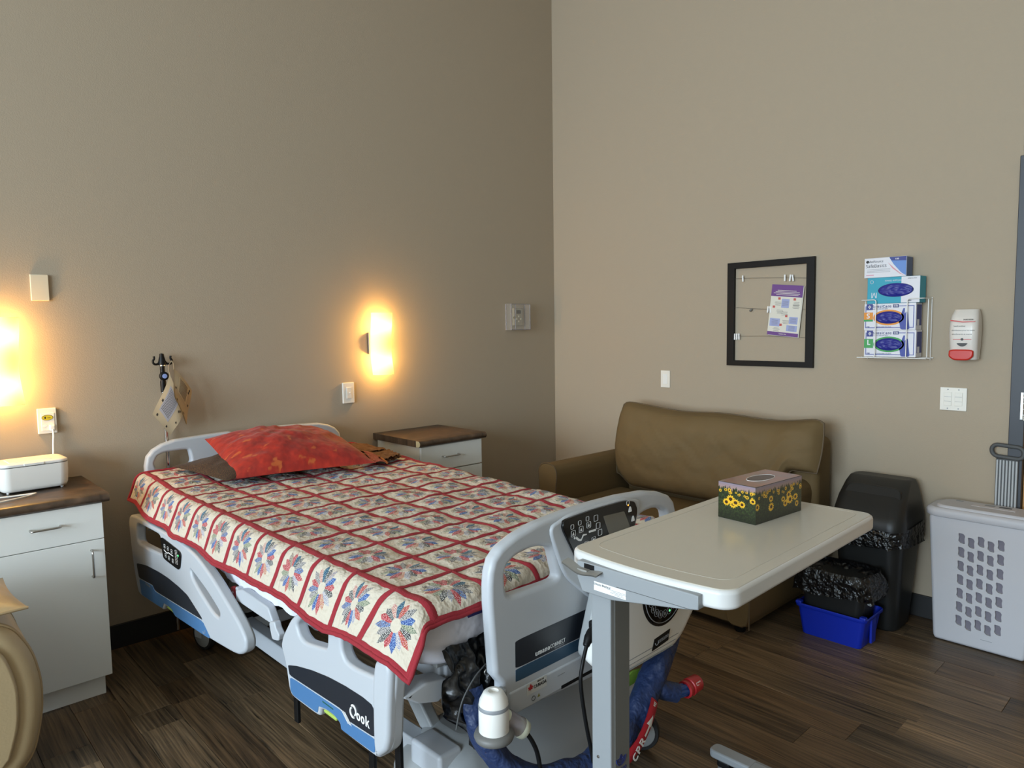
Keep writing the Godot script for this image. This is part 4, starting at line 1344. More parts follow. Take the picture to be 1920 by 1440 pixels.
	obj("corner_bracket", pl(soft(P([-0.52, 0.588, -0.475, 0.556, -0.412, 0.536, -0.38, 0.548, -0.38, 0.588, -0.45, 0.602]), 0.1), [], 2.19, 2.25, 0.006), M.bed_white, t)
	g = G.new()
	g.loft([ring(0.09, 0.06, 2.12, 0.43, 0.17, 0.06), ring(0.11, 0.06, 2.12, 0.445, 0.185, 0.07), ring(0.22, 0.06, 2.12, 0.44, 0.18, 0.07), ring(0.27, 0.06, 2.11, 0.40, 0.15, 0.06), ring(0.315, 0.06, 2.08, 0.33, 0.09, 0.05), ring(0.32, 0.06, 2.07, 0.30, 0.07, 0.04)])
	obj("foot_shroud", g, M.bed_grey, t)
	for s in [-1, 1]:
		obj("corner_cap", bx(Vector3(0.06 + s * 0.37, 0.27, 2.10), Vector3(0.085, 0.10, 0.14), 0.012), M.bed_metal, t)
	g = G.new()
	g.loft([ring(0.10, 0.06, 0.36, 0.34, 0.14, 0.06), ring(0.12, 0.06, 0.36, 0.355, 0.155, 0.06), ring(0.24, 0.06, 0.36, 0.35, 0.15, 0.06), ring(0.29, 0.06, 0.36, 0.30, 0.11, 0.05)])
	obj("head_shroud", g, M.bed_grey, t)
	caster(t, Vector3(-0.30, 0, 0.305), 0.25)
	caster(t, Vector3(0.42, 0, 0.305), 0.1)
	caster(t, Vector3(-0.31, 0, 2.27), 0.3)
	caster(t, Vector3(0.49, 0, 2.235), 0.5)
	for z in [1.575, 2.02, 2.15]:
		obj("rail_strap", bx(Vector3(-0.47, 0.40, z), Vector3(0.012, 0.34, 0.026), 0.003), M.black, t)

func side_rails(t):
	var xf = Transform3D(ON_LEFT_SIDE, Vector3(-0.527, 0, 0))
	# head end rail
	var o1 = soft(P([0.120, 0.629, 0.145, 0.669, 0.231, 0.678, 0.406, 0.680, 0.612, 0.681, 0.766, 0.680, 0.869, 0.673, 0.977, 0.656, 1.116, 0.609, 1.230, 0.556, 1.328, 0.511, 1.381, 0.470, 1.376, 0.424, 1.309, 0.389, 1.091, 0.370, 0.705, 0.343, 0.684, 0.344, 0.658, 0.359, 0.612, 0.361, 0.571, 0.357, 0.550, 0.332, 0.509, 0.328, 0.252, 0.312, 0.202, 0.319, 0.161, 0.419, 0.133, 0.542]), 0.35, 3)
	var ha = soft(P([0.247, 0.648, 0.406, 0.654, 0.558, 0.656, 0.565, 0.614, 0.567, 0.577, 0.426, 0.567, 0.236, 0.557]), 0.25, 3)
	var hb = soft(P([0.888, 0.595, 0.952, 0.578, 1.039, 0.553, 1.106, 0.528, 1.168, 0.501, 1.154, 0.477, 1.096, 0.481, 0.982, 0.524, 0.905, 0.560]), 0.3, 3)
	var r = obj("side_rail", pl(o1, [ha, hb], -0.018, 0.022, 0.011, xf, 0.018), M.bed_white, t)
	var top = Transform3D(ON_LEFT_SIDE, Vector3(-0.549, 0, 0))
	obj("inlay", pl(soft(P([0.212, 0.457, 0.354, 0.480, 0.509, 0.491, 0.632, 0.494, 0.756, 0.489, 0.849, 0.480, 0.986, 0.432, 0.995, 0.424, 0.476, 0.394, 0.453, 0.395, 0.428, 0.411, 0.237, 0.395]), 0.12, 2), [], -0.004, 0.0012, 0.0006, top), M.navy_panel, r)
	obj("inlay", pl(soft(P([0.239, 0.391, 0.426, 0.407, 0.453, 0.391, 0.476, 0.390, 0.997, 0.420, 1.065, 0.379, 1.053, 0.371, 0.715, 0.352, 0.684, 0.355, 0.658, 0.369, 0.612, 0.371, 0.562, 0.367, 0.540, 0.340, 0.509, 0.337, 0.262, 0.322]), 0.12, 2), [], -0.004, 0.0012, 0.0006, top), M.blue_panel, r)
	obj("release_grip", bx(Vector3(-0.527, 0.350, 0.613), Vector3(0.026, 0.012, 0.09), 0.005), mat("#a9c05a", 0.5), r)
	obj("print", bx(Vector3(-0.5505, 0.393, 0.361), Vector3(0.0006, 0.008, 0.06), 0.0002), M.print_grey, r)
	obj("emblem", tb(arc_path(Vector3(-0.5505, 0.387, 1.008), 0.012, -2.6, 0.4), 0.0012, 5), M.print_grey, r)
	var cpan = obj("control_panel", pl(soft(P([0.573, 0.650, 0.596, 0.656, 0.797, 0.643, 0.810, 0.629, 0.790, 0.573, 0.768, 0.561, 0.612, 0.567, 0.592, 0.574]), 0.25), [], -0.004, 0.0035, 0.0012, top), M.black_gloss, r)
	var g = G.new()
	g.X = Transform3D(ON_LEFT_SIDE, Vector3(-0.5522, 0, 0))
	for q in [[0.622, 0.626], [0.661, 0.624], [0.704, 0.622], [0.630, 0.589], [0.669, 0.587], [0.712, 0.585]]:
		g.plate(rr(q[0], q[1], 0.009, 0.008, 0.003, 3), [rr(q[0], q[1], 0.0078, 0.0068, 0.002, 3)], 0, 0.0008, 0.0001)
		g.plate(P([q[0] - 0.003, q[1] - 0.003, q[0] + 0.003, q[1] - 0.003, q[0], q[1] + 0.003]), [], 0, 0.0008, 0.0001)
	g.plate(P([0.612, 0.611, 0.648, 0.604, 0.663, 0.610, 0.720, 0.608, 0.720, 0.604, 0.665, 0.606, 0.648, 0.600, 0.612, 0.606]), [], 0, 0.0008, 0.0001)
	for k in 5:
		g.plate(rr(0.756, 0.634 - 0.012 * k, 0.012, 0.004, 0.002, 2), [rr(0.756, 0.634 - 0.012 * k, 0.0110, 0.0031, 0.001, 2)], 0, 0.0008, 0.0001)
	stuff("icons", g, M.print_white, r)
	obj("indicator", pl(P([0.772, 0.622, 0.782, 0.625, 0.778, 0.616]), [], 0, 0.0012, 0.0002, Transform3D(ON_LEFT_SIDE, Vector3(-0.5522, 0, 0))), M.green_led, r)

	# foot end rail
	var o2 = soft(P([1.641, 0.537, 1.658, 0.575, 1.712, 0.640, 1.773, 0.682, 1.834, 0.708, 1.926, 0.717, 1.989, 0.715, 2.002, 0.699, 2.005, 0.637, 2.026, 0.616, 2.075, 0.614, 2.175, 0.625, 2.185, 0.661, 2.209, 0.684, 2.245, 0.690, 2.258, 0.668, 2.255, 0.635, 2.242, 0.569, 2.236, 0.489, 2.225, 0.454, 2.175, 0.412, 2.156, 0.407, 1.987, 0.406, 1.983, 0.424, 1.955, 0.432, 1.915, 0.432, 1.879, 0.424, 1.871, 0.400, 1.848, 0.396, 1.705, 0.394, 1.685, 0.412, 1.668, 0.485]), 0.3, 3)
	var h2 = soft(P([1.749, 0.635, 1.776, 0.661, 1.811, 0.678, 1.869, 0.692, 1.928, 0.699, 1.934, 0.676, 1.928, 0.619, 1.883, 0.610, 1.796, 0.595, 1.764, 0.606]), 0.3, 3)
	r = obj("side_rail", pl(o2, [h2], -0.018, 0.022, 0.011, xf, 0.015), M.bed_white, t)
	obj("raised_post", pl(soft(P([2.173, 0.614, 2.185, 0.676, 2.214, 0.688, 2.245, 0.690, 2.256, 0.666, 2.243, 0.573, 2.236, 0.489, 2.223, 0.454, 2.175, 0.415, 2.169, 0.470]), 0.3), [], 0.0, 0.036, 0.014, xf), M.bed_white, r)
	obj("inlay", pl(soft(P([1.689, 0.490, 1.745, 0.507, 1.839, 0.527, 1.934, 0.541, 2.022, 0.548, 2.107, 0.550, 2.150, 0.546, 2.163, 0.534, 2.161, 0.462, 2.031, 0.455, 1.998, 0.474, 1.698, 0.461]), 0.12, 2), [], -0.004, 0.0012, 0.0006, top), M.navy_panel, r)
	obj("inlay", pl(soft(P([1.699, 0.457, 1.995, 0.469, 2.026, 0.450, 2.161, 0.458, 2.159, 0.418, 1.994, 0.414, 1.990, 0.432, 1.958, 0.441, 1.915, 0.441, 1.871, 0.432, 1.863, 0.408, 1.716, 0.405, 1.699, 0.416]), 0.12, 2), [], -0.004, 0.0012, 0.0006, top), M.blue_panel, r)
	obj("release_grip", bx(Vector3(-0.529, 0.421, 1.918), Vector3(0.026, 0.012, 0.07), 0.005), mat("#a9c05a", 0.5), r)
	g = G.new()
	for k in 3:
		g.X = Transform3D(ON_LEFT_SIDE, Vector3(-0.5502, 0, 0))
		g.plate(P([1.998 + k * 0.008, 0.473, 2.002 + k * 0.008, 0.473, 2.035 + k * 0.008, 0.447, 2.031 + k * 0.008, 0.447]), [], 0, 0.0008, 0.0001)
	obj("stripes", g, M.print_white, r)
	words(r, "ook", Vector3(-0.5504, 0.489, 2.106), ON_LEFT_SIDE, 0.036, M.print_white, true)
	g = G.new()
	g.tube(arc_path(Vector3(-0.5504, 0.496, 2.062), 0.013, -0.9, 2.2), 0.0032, 6)
	g.tube(arc_path(Vector3(-0.5504, 0.489, 2.060), 0.013, 2.0, 5.2), 0.0032, 6)
	obj("emblem", g, M.print_white, r)
	obj("print", bx(Vector3(-0.5503, 0.456, 1.925), Vector3(0.0006, 0.004, 0.06), 0.0002), mat("#1f5a4e", 0.5), r)

func arc_path(c, r, a0, a1, n = 14):
	var out = []
	for i in n + 1:
		var a = lerpf(a0, a1, float(i) / n)
		out.append(c + Vector3(0, sin(a) * r, cos(a) * r))
	return out

# ------------------------------------------------------------------ mattress, quilt, pillows

const SQ = 0.1848
const LX = -0.46
const CZ = 2.147
var qn

func drape(x, z, h):
	var xl = -0.463
	var xr = 0.690 - 0.068 * z
	var zf = 2.255
	var R = 0.05
	var al = 0.0
	var af = 0.0
	var p = Vector3(x, 0.822, z)
	var wav = qn.get_noise_2d(x * 4.0, z * 4.0)
	p.y += 0.010 * wav * smoothstep(-0.5, 0.3, x) + 0.004 * qn.get_noise_2d(x * 14.0 + 40.0, z * 14.0)
	p.y += 0.045 * smoothstep(0.55, 0.12, z) * 0.5
	var side = 1.0
	var d = 0.0
	if x < xl:
		d = (xl - x) * 0.93
		side = -1.0
	elif x > xr:
		d = x - xr
	if d > 0.0:
		var amax = 1.48 if side > 0 else 1.30 - 0.11 * smoothstep(0.12, 0.35, z) - 0.10 * smoothstep(1.5, 1.8, z)
		al = minf(d / R, amax)
		var s = maxf(0.0, d - R * amax)
		p.x = (xl if side < 0 else xr) + side * (R * sin(al) + s * cos(amax))
		p.y -= R * (1.0 - cos(al)) + s * sin(amax)
		if side < 0:
			p.x -= 0.006 * sin(z * 17.0 + 1.0) * smoothstep(0.05, 0.18, d)
			p.y += (0.008 * sin(z * 9.0) - 0.004 + 0.022 * (1.0 - smoothstep(0.655, 0.69, z))) * smoothstep(0.05, 0.2, d)
			p.z -= 0.055 * minf(d / 0.185, 1.0) * exp(-pow((z - 2.12) / 0.09, 2))
	if z > zf:
		var e = z - zf
		af = minf(e / R, 1.45)
		var s = maxf(0.0, e - R * 1.45)
		var k = smoothstep(0.0, 0.10, d) if side < 0 else 0.0
		p.z = zf + lerpf(R * sin(af) + s * 0.05, e * 0.97, k)
		p.y -= lerpf(R * (1.0 - cos(af)) + s * 0.98, e * 0.28, k)
		p.x += 0.05 * k * e
		af *= 1.0 - k
	var n = Vector3(side * sin(al), cos(al) * cos(af), sin(af)).normalized()
	return p + n * h

func bed_thing(called, label, category, group = ""):
	return thing(called, label, category, BED, BED_TURN, group)

func bedding():
	qn = noise(1.0, 61, 2)
	var t = bed_thing("mattress", "thick mattress in white fitted sheet under the patchwork quilt", "mattress")
	var cx = 0.045
	var cz = 1.195
	var g = G.new()
	var rings = []
	for q in [[0.632, -0.035], [0.636, -0.012], [0.652, 0.0], [0.70, 0.004], [0.74, 0.004], [0.783, -0.004], [0.800, -0.018], [0.807, -0.04], [0.809, -0.07]]:
		rings.append(ring(q[0], cx, cz, 0.505 + q[1], 1.075 + q[1], 0.09 + q[1] * 0.5, 7))
	g.loft(rings)
	obj("fitted_sheet", g, M.sheet, t)
	g = G.new()
	var sn = noise(1.0, 64, 3)
	g.grid(60, 8, func(u, v):
		var z = lerpf(0.75, 2.0, u)
		var low = 0.63 - 0.055 * smoothstep(0.0, 0.3, u) * (1.0 - smoothstep(0.62, 1.0, u)) + 0.03 * sn.get_noise_1d(z * 5.0)
		return Vector3(-0.462 - 0.010 * sin(v * 2.2) - 0.012 * sn.get_noise_2d(z * 7.0, v * 1.5) * v, lerpf(0.70, low, v), z))
	obj("sheet_drape", g, M.sheet, t)
	obj("ticking", loft_of([ring(0.735, cx + 0.02, 2.262, 0.40, 0.012, 0.008, 3), ring(0.78, cx + 0.02, 2.256, 0.40, 0.016, 0.012, 3)]), M.ticking, t)

	# the quilt: each block a piece of its own, red strips between, bound edge
	t = bed_thing("patchwork_quilt", "cream patchwork quilt with red sashing and floral star rings on the bed", "quilt")
	var rng = RandomNumberGenerator.new()
	rng.seed = 8
	var hw = 0.0098
	for i in range(-1, 6):
		for j in range(-1, 11):
			var x0 = LX + i * SQ + hw
			var x1 = LX + (i + 1) * SQ - hw
			var z1 = CZ - j * SQ - hw
			var z0 = CZ - (j + 1) * SQ + hw
			var b = G.new()
			var sd = rng.randf() * 50.0
			b.grid(12, 12, func(u, v):
				var puff = 0.006 * pow(sin(PI * u) * sin(PI * v), 0.5) + 0.0028 * qn.get_noise_2d(u * 9.0 + sd, v * 9.0) * sin(PI * u) * sin(PI * v)
				return drape(lerpf(x0, x1, u), lerpf(z1, z0, v), puff))
			obj("patchwork_block", b, M["block%d" % rng.randi_range(0, 2)], t)
	var xa = LX - SQ
	var xb = LX + 6 * SQ
	var za = CZ - 11 * SQ
	var zb = CZ + SQ
	g = G.new()
	for i in range(0, 6):
		var x = LX + i * SQ
		var w = hw * (1.4 if i == 0 else 1.0)
		g.grid(3, 160, func(u, v): return drape(lerpf(x - w, x + w, u), lerpf(zb, za, v), 0.0005 + 0.0035 * sin(PI * u)))
	for j in range(0, 11):
		var z = CZ - j * SQ
		g.grid(3, 110, func(u, v): return drape(lerpf(xa, xb, v), lerpf(z - hw, z + hw, u), 0.001 + 0.0035 * sin(PI * u)), true)
	obj("sashing", g, M.sash, t)
	var edge = []
	for k in 120:
		edge.append(drape(xa, lerpf(za, zb, k / 120.0), 0.001))
	for k in 80:
		edge.append(drape(lerpf(xa, xb, k / 80.0), zb, 0.001))
	for k in 120:
		edge.append(drape(xb, lerpf(zb, za, k / 120.0), 0.001))
	for k in 80:
		edge.append(drape(lerpf(xb, xa, k / 80.0), za, 0.001))
	g = G.new()
	g.tube(edge, 0.0065, 8, true)
	# flat face of the binding
	g.grid(3, 140, func(u, v): return drape(xa + 0.016 * u, lerpf(za, zb, v), 0.0015 + 0.003 * sin(PI * u)))
	g.grid(3, 90, func(u, v): return drape(lerpf(xa, xb, v), zb - 0.016 * u, 0.0015 + 0.003 * sin(PI * u)))
	g.grid(3, 140, func(u, v): return drape(xb - 0.016 * u, lerpf(zb, za, v), 0.0015 + 0.003 * sin(PI * u)))
	obj("binding", g, M.sash, t)
	g = G.new()
	g.grid(60, 100, func(u, v): return drape(lerpf(xa, xb, u), lerpf(za, zb, v), -0.0035))
	obj("backing", g, M.backing, t)

	t = bed_thing("orange_pillow", "orange pillow with yellow blotches propped against the headboard", "pillow")
	obj("case", pillow(Vector3(-0.205, 0.980, 0.165), Vector3(0.440, 0.940, 0.175), Vector3(0.350, 0.866, 0.815), Vector3(-0.262, 0.862, 0.650), 0.112, 0.022, 62), M.orange, t)
	g = G.new()
	g.grid(14, 6, func(u, v):
		var a = Vector3(0.440, 0.880, 0.56).lerp(Vector3(0.340, 0.866, 0.81), u)
		var b = Vector3(0.480, 0.856, 0.62).lerp(Vector3(0.425, 0.850, 0.80), u)
		return a.lerp(b, v) + Vector3(0, 0.004 * sin(u * 9.0) * v + 0.008 * sin(PI * v), 0))
	obj("open_hem", g, M.orange, t)
	obj("hem_stripe", tb(curve([Vector3(0.478, 0.8585, 0.63), Vector3(0.455, 0.858, 0.70), Vector3(0.425, 0.852, 0.795)]), 0.005, 6), M.gold_cloth, t)
	t = bed_thing("brown_pillow", "dark brown speckled pillow tucked under the orange pillow", "pillow")
	obj("case", pillow(Vector3(-0.375, 0.872, 0.190), Vector3(0.16, 0.872, 0.20), Vector3(0.16, 0.866, 0.56), Vector3(-0.305, 0.862, 0.660), 0.062, 0.012, 63), M.speckle, t)
	for k in 2:
		t = bed_thing("folded_cloth", ["brown folded cloth lying flat right of the orange pillow", "lower brown cloth strip poking out from under folded cloth"][k], "cloth")
		var cn = noise(2.0, 70 + k, 3)
		var q = [[Vector3(0.47, 0.880, 0.20), Vector3(0.585, 0.875, 0.30), Vector3(0.605, 0.868, 0.52), Vector3(0.45, 0.872, 0.54)], [Vector3(0.44, 0.862, 0.52), Vector3(0.61, 0.862, 0.53), Vector3(0.585, 0.862, 0.68), Vector3(0.455, 0.862, 0.73)]][k]
		for layer in 2:
			g = G.new()
			for s in 2:
				g.grid(16, 16, func(u, v):
					var p = q[0].lerp(q[1], u).lerp(q[3].lerp(q[2], u), v)
					var e = pow(sin(PI * clampf(u, 0.02, 0.98)) * sin(PI * clampf(v, 0.02, 0.98)), 0.35)
					return p + Vector3(0.01 * layer, -0.004 - 0.012 * layer + (0.006 if s == 0 else -0.006) * e + 0.012 * cn.get_noise_2d(u * 2.4, v * 2.0) , 0), s == 1)
			obj("fold", g, M.brown_cloth, t)

func pillow(a, b, c, d, top, bottom, sd):
	var g = G.new()
	var n = noise(1.0, sd, 3)
	var nrm = (b - a).cross(d - a).normalized()
	if nrm.y < 0:
		nrm = -nrm
	for s in 2:
		g.grid(40, 32, func(u, v):
			var uu = u + 0.05 * sin(PI * v) * (0.5 - u) * 2.0 * 0.35
			var vv = v + 0.05 * sin(PI * u) * (0.5 - v) * 2.0 * 0.35
			var p = a.lerp(b, uu).lerp(d.lerp(c, uu), vv)
			var e = pow(maxf(0.0, 1.0 - pow(absf(2 * u - 1), 2.2)), 0.62) * pow(maxf(0.0, 1.0 - pow(absf(2 * v - 1), 2.2)), 0.62)
			var w = 1.0 + 0.22 * n.get_noise_2d(u * 2.2, v * 2.2) + 0.10 * n.get_noise_2d(u * 7.0 + v * 3.0, v * 4.0)
			return p + nrm * (top if s == 0 else -bottom) * e * w, s == 1)
	return g

# ------------------------------------------------------------------ what hangs and lies at the foot of the bed

func bed_clutter():
	# air pump on the footboard
	var t = bed_thing("air_pump", "white mattress air pump with round dial hung on the footboard", "pump")
	var ol = soft(P([-0.03, 0.572, 0.022, 0.521, 0.30, 0.515, 0.355, 0.540, 0.445, 0.622, 0.462, 0.68, 0.455, 0.84, 0.40, 0.875, 0.10, 0.875, 0.05, 0.84, 0.028, 0.745]), 0.22)
	var h = obj("housing", pl(ol, [], 2.400, 2.500, 0.030, Transform3D(), 0.02), M.white, t)
	obj("rear_shell", pl(soft(P([-0.02, 0.58, 0.03, 0.53, 0.30, 0.525, 0.34, 0.55, 0.43, 0.63, 0.44, 0.84, 0.10, 0.86, 0.06, 0.80]), 0.2), [], 2.380, 2.41, 0.006), M.bed_grey, t)
	for k in 3:
		obj("vent_groove", bx(Vector3(0.16, 0.535 + 0.014 * k, 2.4985), Vector3(0.26 + 0.03 * k, 0.003, 0.004), 0.001), M.bed_grey, h)
	obj("side_screw", lt([Vector2(0.004, 0), Vector2(0.004, 0.002), Vector2(0, 0.0025)], Vector3(0.012, 0.69, 2.44), Basis(Vector3.BACK, PI / 2), 10), M.black, h)
	var dl = obj("dial", pl(oval(0.243, 0.725, 0.112, 0.112, 44), [], 2.495, 2.503, 0.003, Transform3D(), 0.015), M.black_gloss, t)
	var g = G.new()
	g.tube(closed_oval(Vector3(0.243, 0.725, 2.5034), 0.101, 0.101, 40), 0.0012, 5, true)
	for k in 9:
		var a = PI + 0.35 + k * 0.30
		var c = Vector3(0.243 + cos(a) * 0.076, 0.725 + sin(a) * 0.076, 2.5032)
		g.tube(closed_oval(c, 0.011, 0.011, 16), 0.0007, 5, true)
		g.plate(oval(c.x, c.y, 0.004, 0.006, 8), [], 2.5028, 2.5036, 0.0001)
	g.tube(closed_oval(Vector3(0.243, 0.74, 2.5032), 0.03, 0.03, 24), 0.0007, 5, true)
	stuff("icons", g, M.print_grey, dl)
	obj("indicator", pl(oval(0.225, 0.682, 0.003, 0.003, 8), [], 2.503, 2.5042, 0.0003), M.green_led, dl)
	obj("indicator", pl(oval(0.266, 0.651, 0.003, 0.003, 8), [], 2.503, 2.5042, 0.0003), M.green_led, dl)
	var np = obj("name_plate", pl(P([0.178, 0.553, 0.262, 0.560, 0.272, 0.592, 0.192, 0.585]), [], 2.498, 2.5018, 0.0006), M.black, t)
	words(np, "umano", Vector3(0.236, 0.575, 2.502), Basis(Vector3.BACK, 0.085), 0.017, M.print_grey, true)
	obj("emblem", tb(arc_front(Vector3(0.202, 0.573, 2.502), 0.008, PI, TAU), 0.0016, 5), M.print_grey, np)
	obj("power_inlet", bx(Vector3(0.0, 0.662, 2.452), Vector3(0.045, 0.05, 0.05), 0.006), M.black, t)

	t = bed_thing("pump_cord", "black cord hanging from the air pump down to the floor", "cord")
	obj("plug", tb(curve([Vector3(-0.02, 0.668, 2.455), Vector3(-0.055, 0.66, 2.46), Vector3(-0.075, 0.642, 2.463)]), [0.017, 0.017, 0.017, 0.017, 0.017, 0.017, 0.016, 0.015, 0.014, 0.014, 0.013, 0.012, 0.011, 0.010, 0.010, 0.009, 0.008], 10), M.black, t)
	obj("cord", tb(curve([Vector3(-0.07, 0.646, 2.463), Vector3(-0.095, 0.60, 2.468), Vector3(-0.105, 0.55, 2.47), Vector3(-0.088, 0.44, 2.472), Vector3(-0.060, 0.31, 2.475), Vector3(-0.045, 0.15, 2.48), Vector3(-0.06, 0.03, 2.50), Vector3(-0.12, 0.006, 2.56), Vector3(-0.25, 0.006, 2.62)]), 0.0055, 8), M.black, t)

	t = bed_thing("clear_plug_cord", "clear hospital plug with black cord under the footboard corner", "cord")
	var ax = Vector3(0.62, -0.62, 0.25).normalized()
	var bs = Basis(ax.cross(Vector3.FORWARD).normalized(), ax, ax.cross(Vector3.FORWARD).normalized().cross(ax))
	obj("plug_cap", lt([Vector2(0, -0.012), Vector2(0.016, -0.012), Vector2(0.020, -0.004), Vector2(0.020, 0.006), Vector2(0, 0.008)], Vector3(-0.305, 0.509, 2.385), bs, 20), mat("#d8dcc8", 0.35), t)
	obj("plug_shell", lt([Vector2(0.019, 0.006), Vector2(0.023, 0.010), Vector2(0.024, 0.045), Vector2(0.026, 0.055), Vector2(0.020, 0.066)], Vector3(-0.305, 0.509, 2.385), bs, 20), M.clear_edge, t)
	obj("plug_core", lt([Vector2(0, 0.008), Vector2(0.012, 0.008), Vector2(0.012, 0.05), Vector2(0, 0.05)], Vector3(-0.305, 0.509, 2.385), bs, 14), M.light_grey, t)
	obj("strain_relief", lt([Vector2(0, 0.048), Vector2(0.023, 0.050), Vector2(0.026, 0.058), Vector2(0.024, 0.074), Vector2(0.015, 0.080), Vector2(0, 0.080)], Vector3(-0.305, 0.509, 2.385), bs, 20), mat("#d8dcc8", 0.35), t)
	obj("cord", tb(curve([Vector3(-0.305, 0.509, 2.385) + ax * 0.075, Vector3(-0.238, 0.425, 2.418), Vector3(-0.222, 0.38, 2.422), Vector3(-0.212, 0.30, 2.425), Vector3(-0.20, 0.15, 2.42), Vector3(-0.19, 0.02, 2.40), Vector3(-0.10, 0.006, 2.36)]), 0.006, 8), M.black, t)

	# black cover hanging below the mattress corner
	t = bed_thing("mattress_cover", "shiny black cover bunched below the mattress at the foot corner", "cover")
	g = G.new()
	var n = noise(1.0, 81, 3)
	g.grid(46, 40, func(u, v):
		var left = -0.425 + 0.012 * sin(v * 9.0) + 0.095 * smoothstep(0.45, 1.0, v)
		var right = -0.215 - 0.08 * smoothstep(0.4, 1.0, v)
		var fold = 0.014 * sin((u + 0.5 * v) * 15.0 + 4.0 * n.get_noise_2d(u * 2.0, v * 2.0)) * smoothstep(0.0, 0.25, v) + 0.016 * n.get_noise_2d(u * 3.0, v * 3.5) - 0.012 * absf(sin((u - v) * 7.0 + 1.0)) * smoothstep(0.2, 0.5, v)
		return Vector3(lerpf(left, right, u), lerpf(0.69, 0.385, v), 2.285 + 0.012 * sin(PI * v) + fold))
	obj("fabric", g, M.black_cover, t)
	obj("eyelet", tb(closed_oval(Vector3(-0.300, 0.600, 2.314), 0.008, 0.008, 16), 0.0022, 6, true), M.steel, t)
	obj("tie_cord", tb(curve([Vector3(-0.30, 0.62, 2.31), Vector3(-0.345, 0.60, 2.315), Vector3(-0.385, 0.55, 2.312), Vector3(-0.40, 0.48, 2.305)]), 0.0022, 6), M.dark_grey, t)

	# quilted air hose sleeve from the mattress to the pump
	t = bed_thing("hose_sleeve", "navy fabric hose sleeve looping below the footboard to the pump", "hose")
	var path = curve([Vector3(-0.335, 0.56, 2.28), Vector3(-0.330, 0.47, 2.31), Vector3(-0.315, 0.41, 2.34), Vector3(-0.27, 0.345, 2.38), Vector3(-0.19, 0.305, 2.42), Vector3(-0.09, 0.295, 2.45), Vector3(0.0, 0.300, 2.46), Vector3(0.08, 0.318, 2.46), Vector3(0.15, 0.345, 2.455), Vector3(0.215, 0.385, 2.45), Vector3(0.275, 0.43, 2.445), Vector3(0.33, 0.485, 2.44), Vector3(0.385, 0.545, 2.43), Vector3(0.43, 0.62, 2.42)], 12)
	var rows = []
	var sidev = Vector3.FORWARD
	var rn = noise(1.0, 83, 3)
	for j in path.size():
		var tv = (path[mini(j + 1, path.size() - 1)] - path[maxi(j - 1, 0)]).normalized()
		sidev = (sidev - tv * sidev.dot(tv)).normalized()
		var upv = tv.cross(sidev)
		var s = float(j) / path.size()
		var row = []
		for i in 20:
			var a = TAU * i / 20.0
			var r = 0.033 + 0.004 * sin(s * 60.0) * smoothstep(0.2, 0.4, s) * (1.0 - smoothstep(0.6, 0.7, s)) + 0.007 * rn.get_noise_2d(s * 6.0, sin(a + s * 5.0) * 1.2) + 0.003 * sin(a * 3.0 + s * 22.0) + 0.006 * smoothstep(0.55, 0.7, s) - 0.008 * smoothstep(0.8, 1.0, s)
			row.append(path[j] + (sidev * cos(a) + upv * sin(a)) * r)
		rows.append(row)
	g = G.new()
	g.net(rows, true, true)
	obj("sleeve", g, M.navy_hose, t)
	obj("side_branch", tb(curve([Vector3(0.245, 0.405, 2.445), Vector3(0.285, 0.385, 2.475), Vector3(0.318, 0.372, 2.495)]), 0.030, 14), M.navy_hose, t)

	t = bed_thing("release_tube", "blue tubes with red release cap sticking out of the hose", "tube")
	var ua = Vector3(0.96, 0.02, 0.05).normalized()
	g = G.new()
	for k in 6:
		var a = TAU * k / 6.0
		var o = Vector3(0, sin(a), cos(a)) * 0.011
		g.tube([Vector3(0.305, 0.370, 2.487) + o, Vector3(0.380, 0.363, 2.497) + o], 0.0095, 10)
	obj("tubes", g, mat("#2556a8", 0.4), t)
	var bt = Basis(ua.cross(Vector3.FORWARD).normalized(), ua, ua.cross(Vector3.FORWARD).normalized().cross(ua))
	var cap = obj("red_cap", lt([Vector2(0.020, 0), Vector2(0.0265, 0.002), Vector2(0.0265, 0.014), Vector2(0.0245, 0.016), Vector2(0.0245, 0.022), Vector2(0.0275, 0.024), Vector2(0.0255, 0.066), Vector2(0.023, 0.070), Vector2(0, 0.070)], Vector3(0.362, 0.3635, 2.496), bt, 26), mat("#c22630", 0.35), t)
	words(cap, "CPR", Vector3(0.405, 0.378, 2.5205), Basis(Vector3.BACK, 0.0) * Basis(Vector3.RIGHT, -0.5), 0.014, M.print_white, true)

	t = bed_thing("red_strap", "red strap printed with white arrow tied to the navy hose", "strap")
	var pa = [Vector3(0.205, 0.392, 2.492), Vector3(0.185, 0.372, 2.498), Vector3(0.155, 0.34, 2.502), Vector3(0.115, 0.305, 2.503), Vector3(0.07, 0.285, 2.502), Vector3(0.03, 0.272, 2.498)]
	var cp = curve(pa, 6)
	var strap = func(u, v, o):
		var f = u * (cp.size() - 1.001)
		var i = int(f)
		var p = cp[i].lerp(cp[i + 1], f - i)
		var tv = (cp[i + 1] - cp[i]).normalized()
		var sd = Vector3.BACK.cross(tv).normalized()
		return p + sd * (v - 0.5) * 0.042 + Vector3(0, 0, o + 0.006 * cos((v - 0.5) * 2.6))
	g = G.new()
	g.grid(30, 8, func(u, v): return strap.call(u, v, 0.0))
	g.grid(30, 8, func(u, v): return strap.call(u, v, -0.002), true)
	obj("band", g, mat("#b01e2c", 0.5), t)
	g = G.new()
	for q in [[[0.42, 0.30], [0.42, 0.70], [0.56, 0.70], [0.56, 0.30]]]:
		g.grid(4, 4, func(u, v): return strap.call(lerpf(0.40, 0.52, u), lerpf(0.42, 0.62, v), 0.0012))
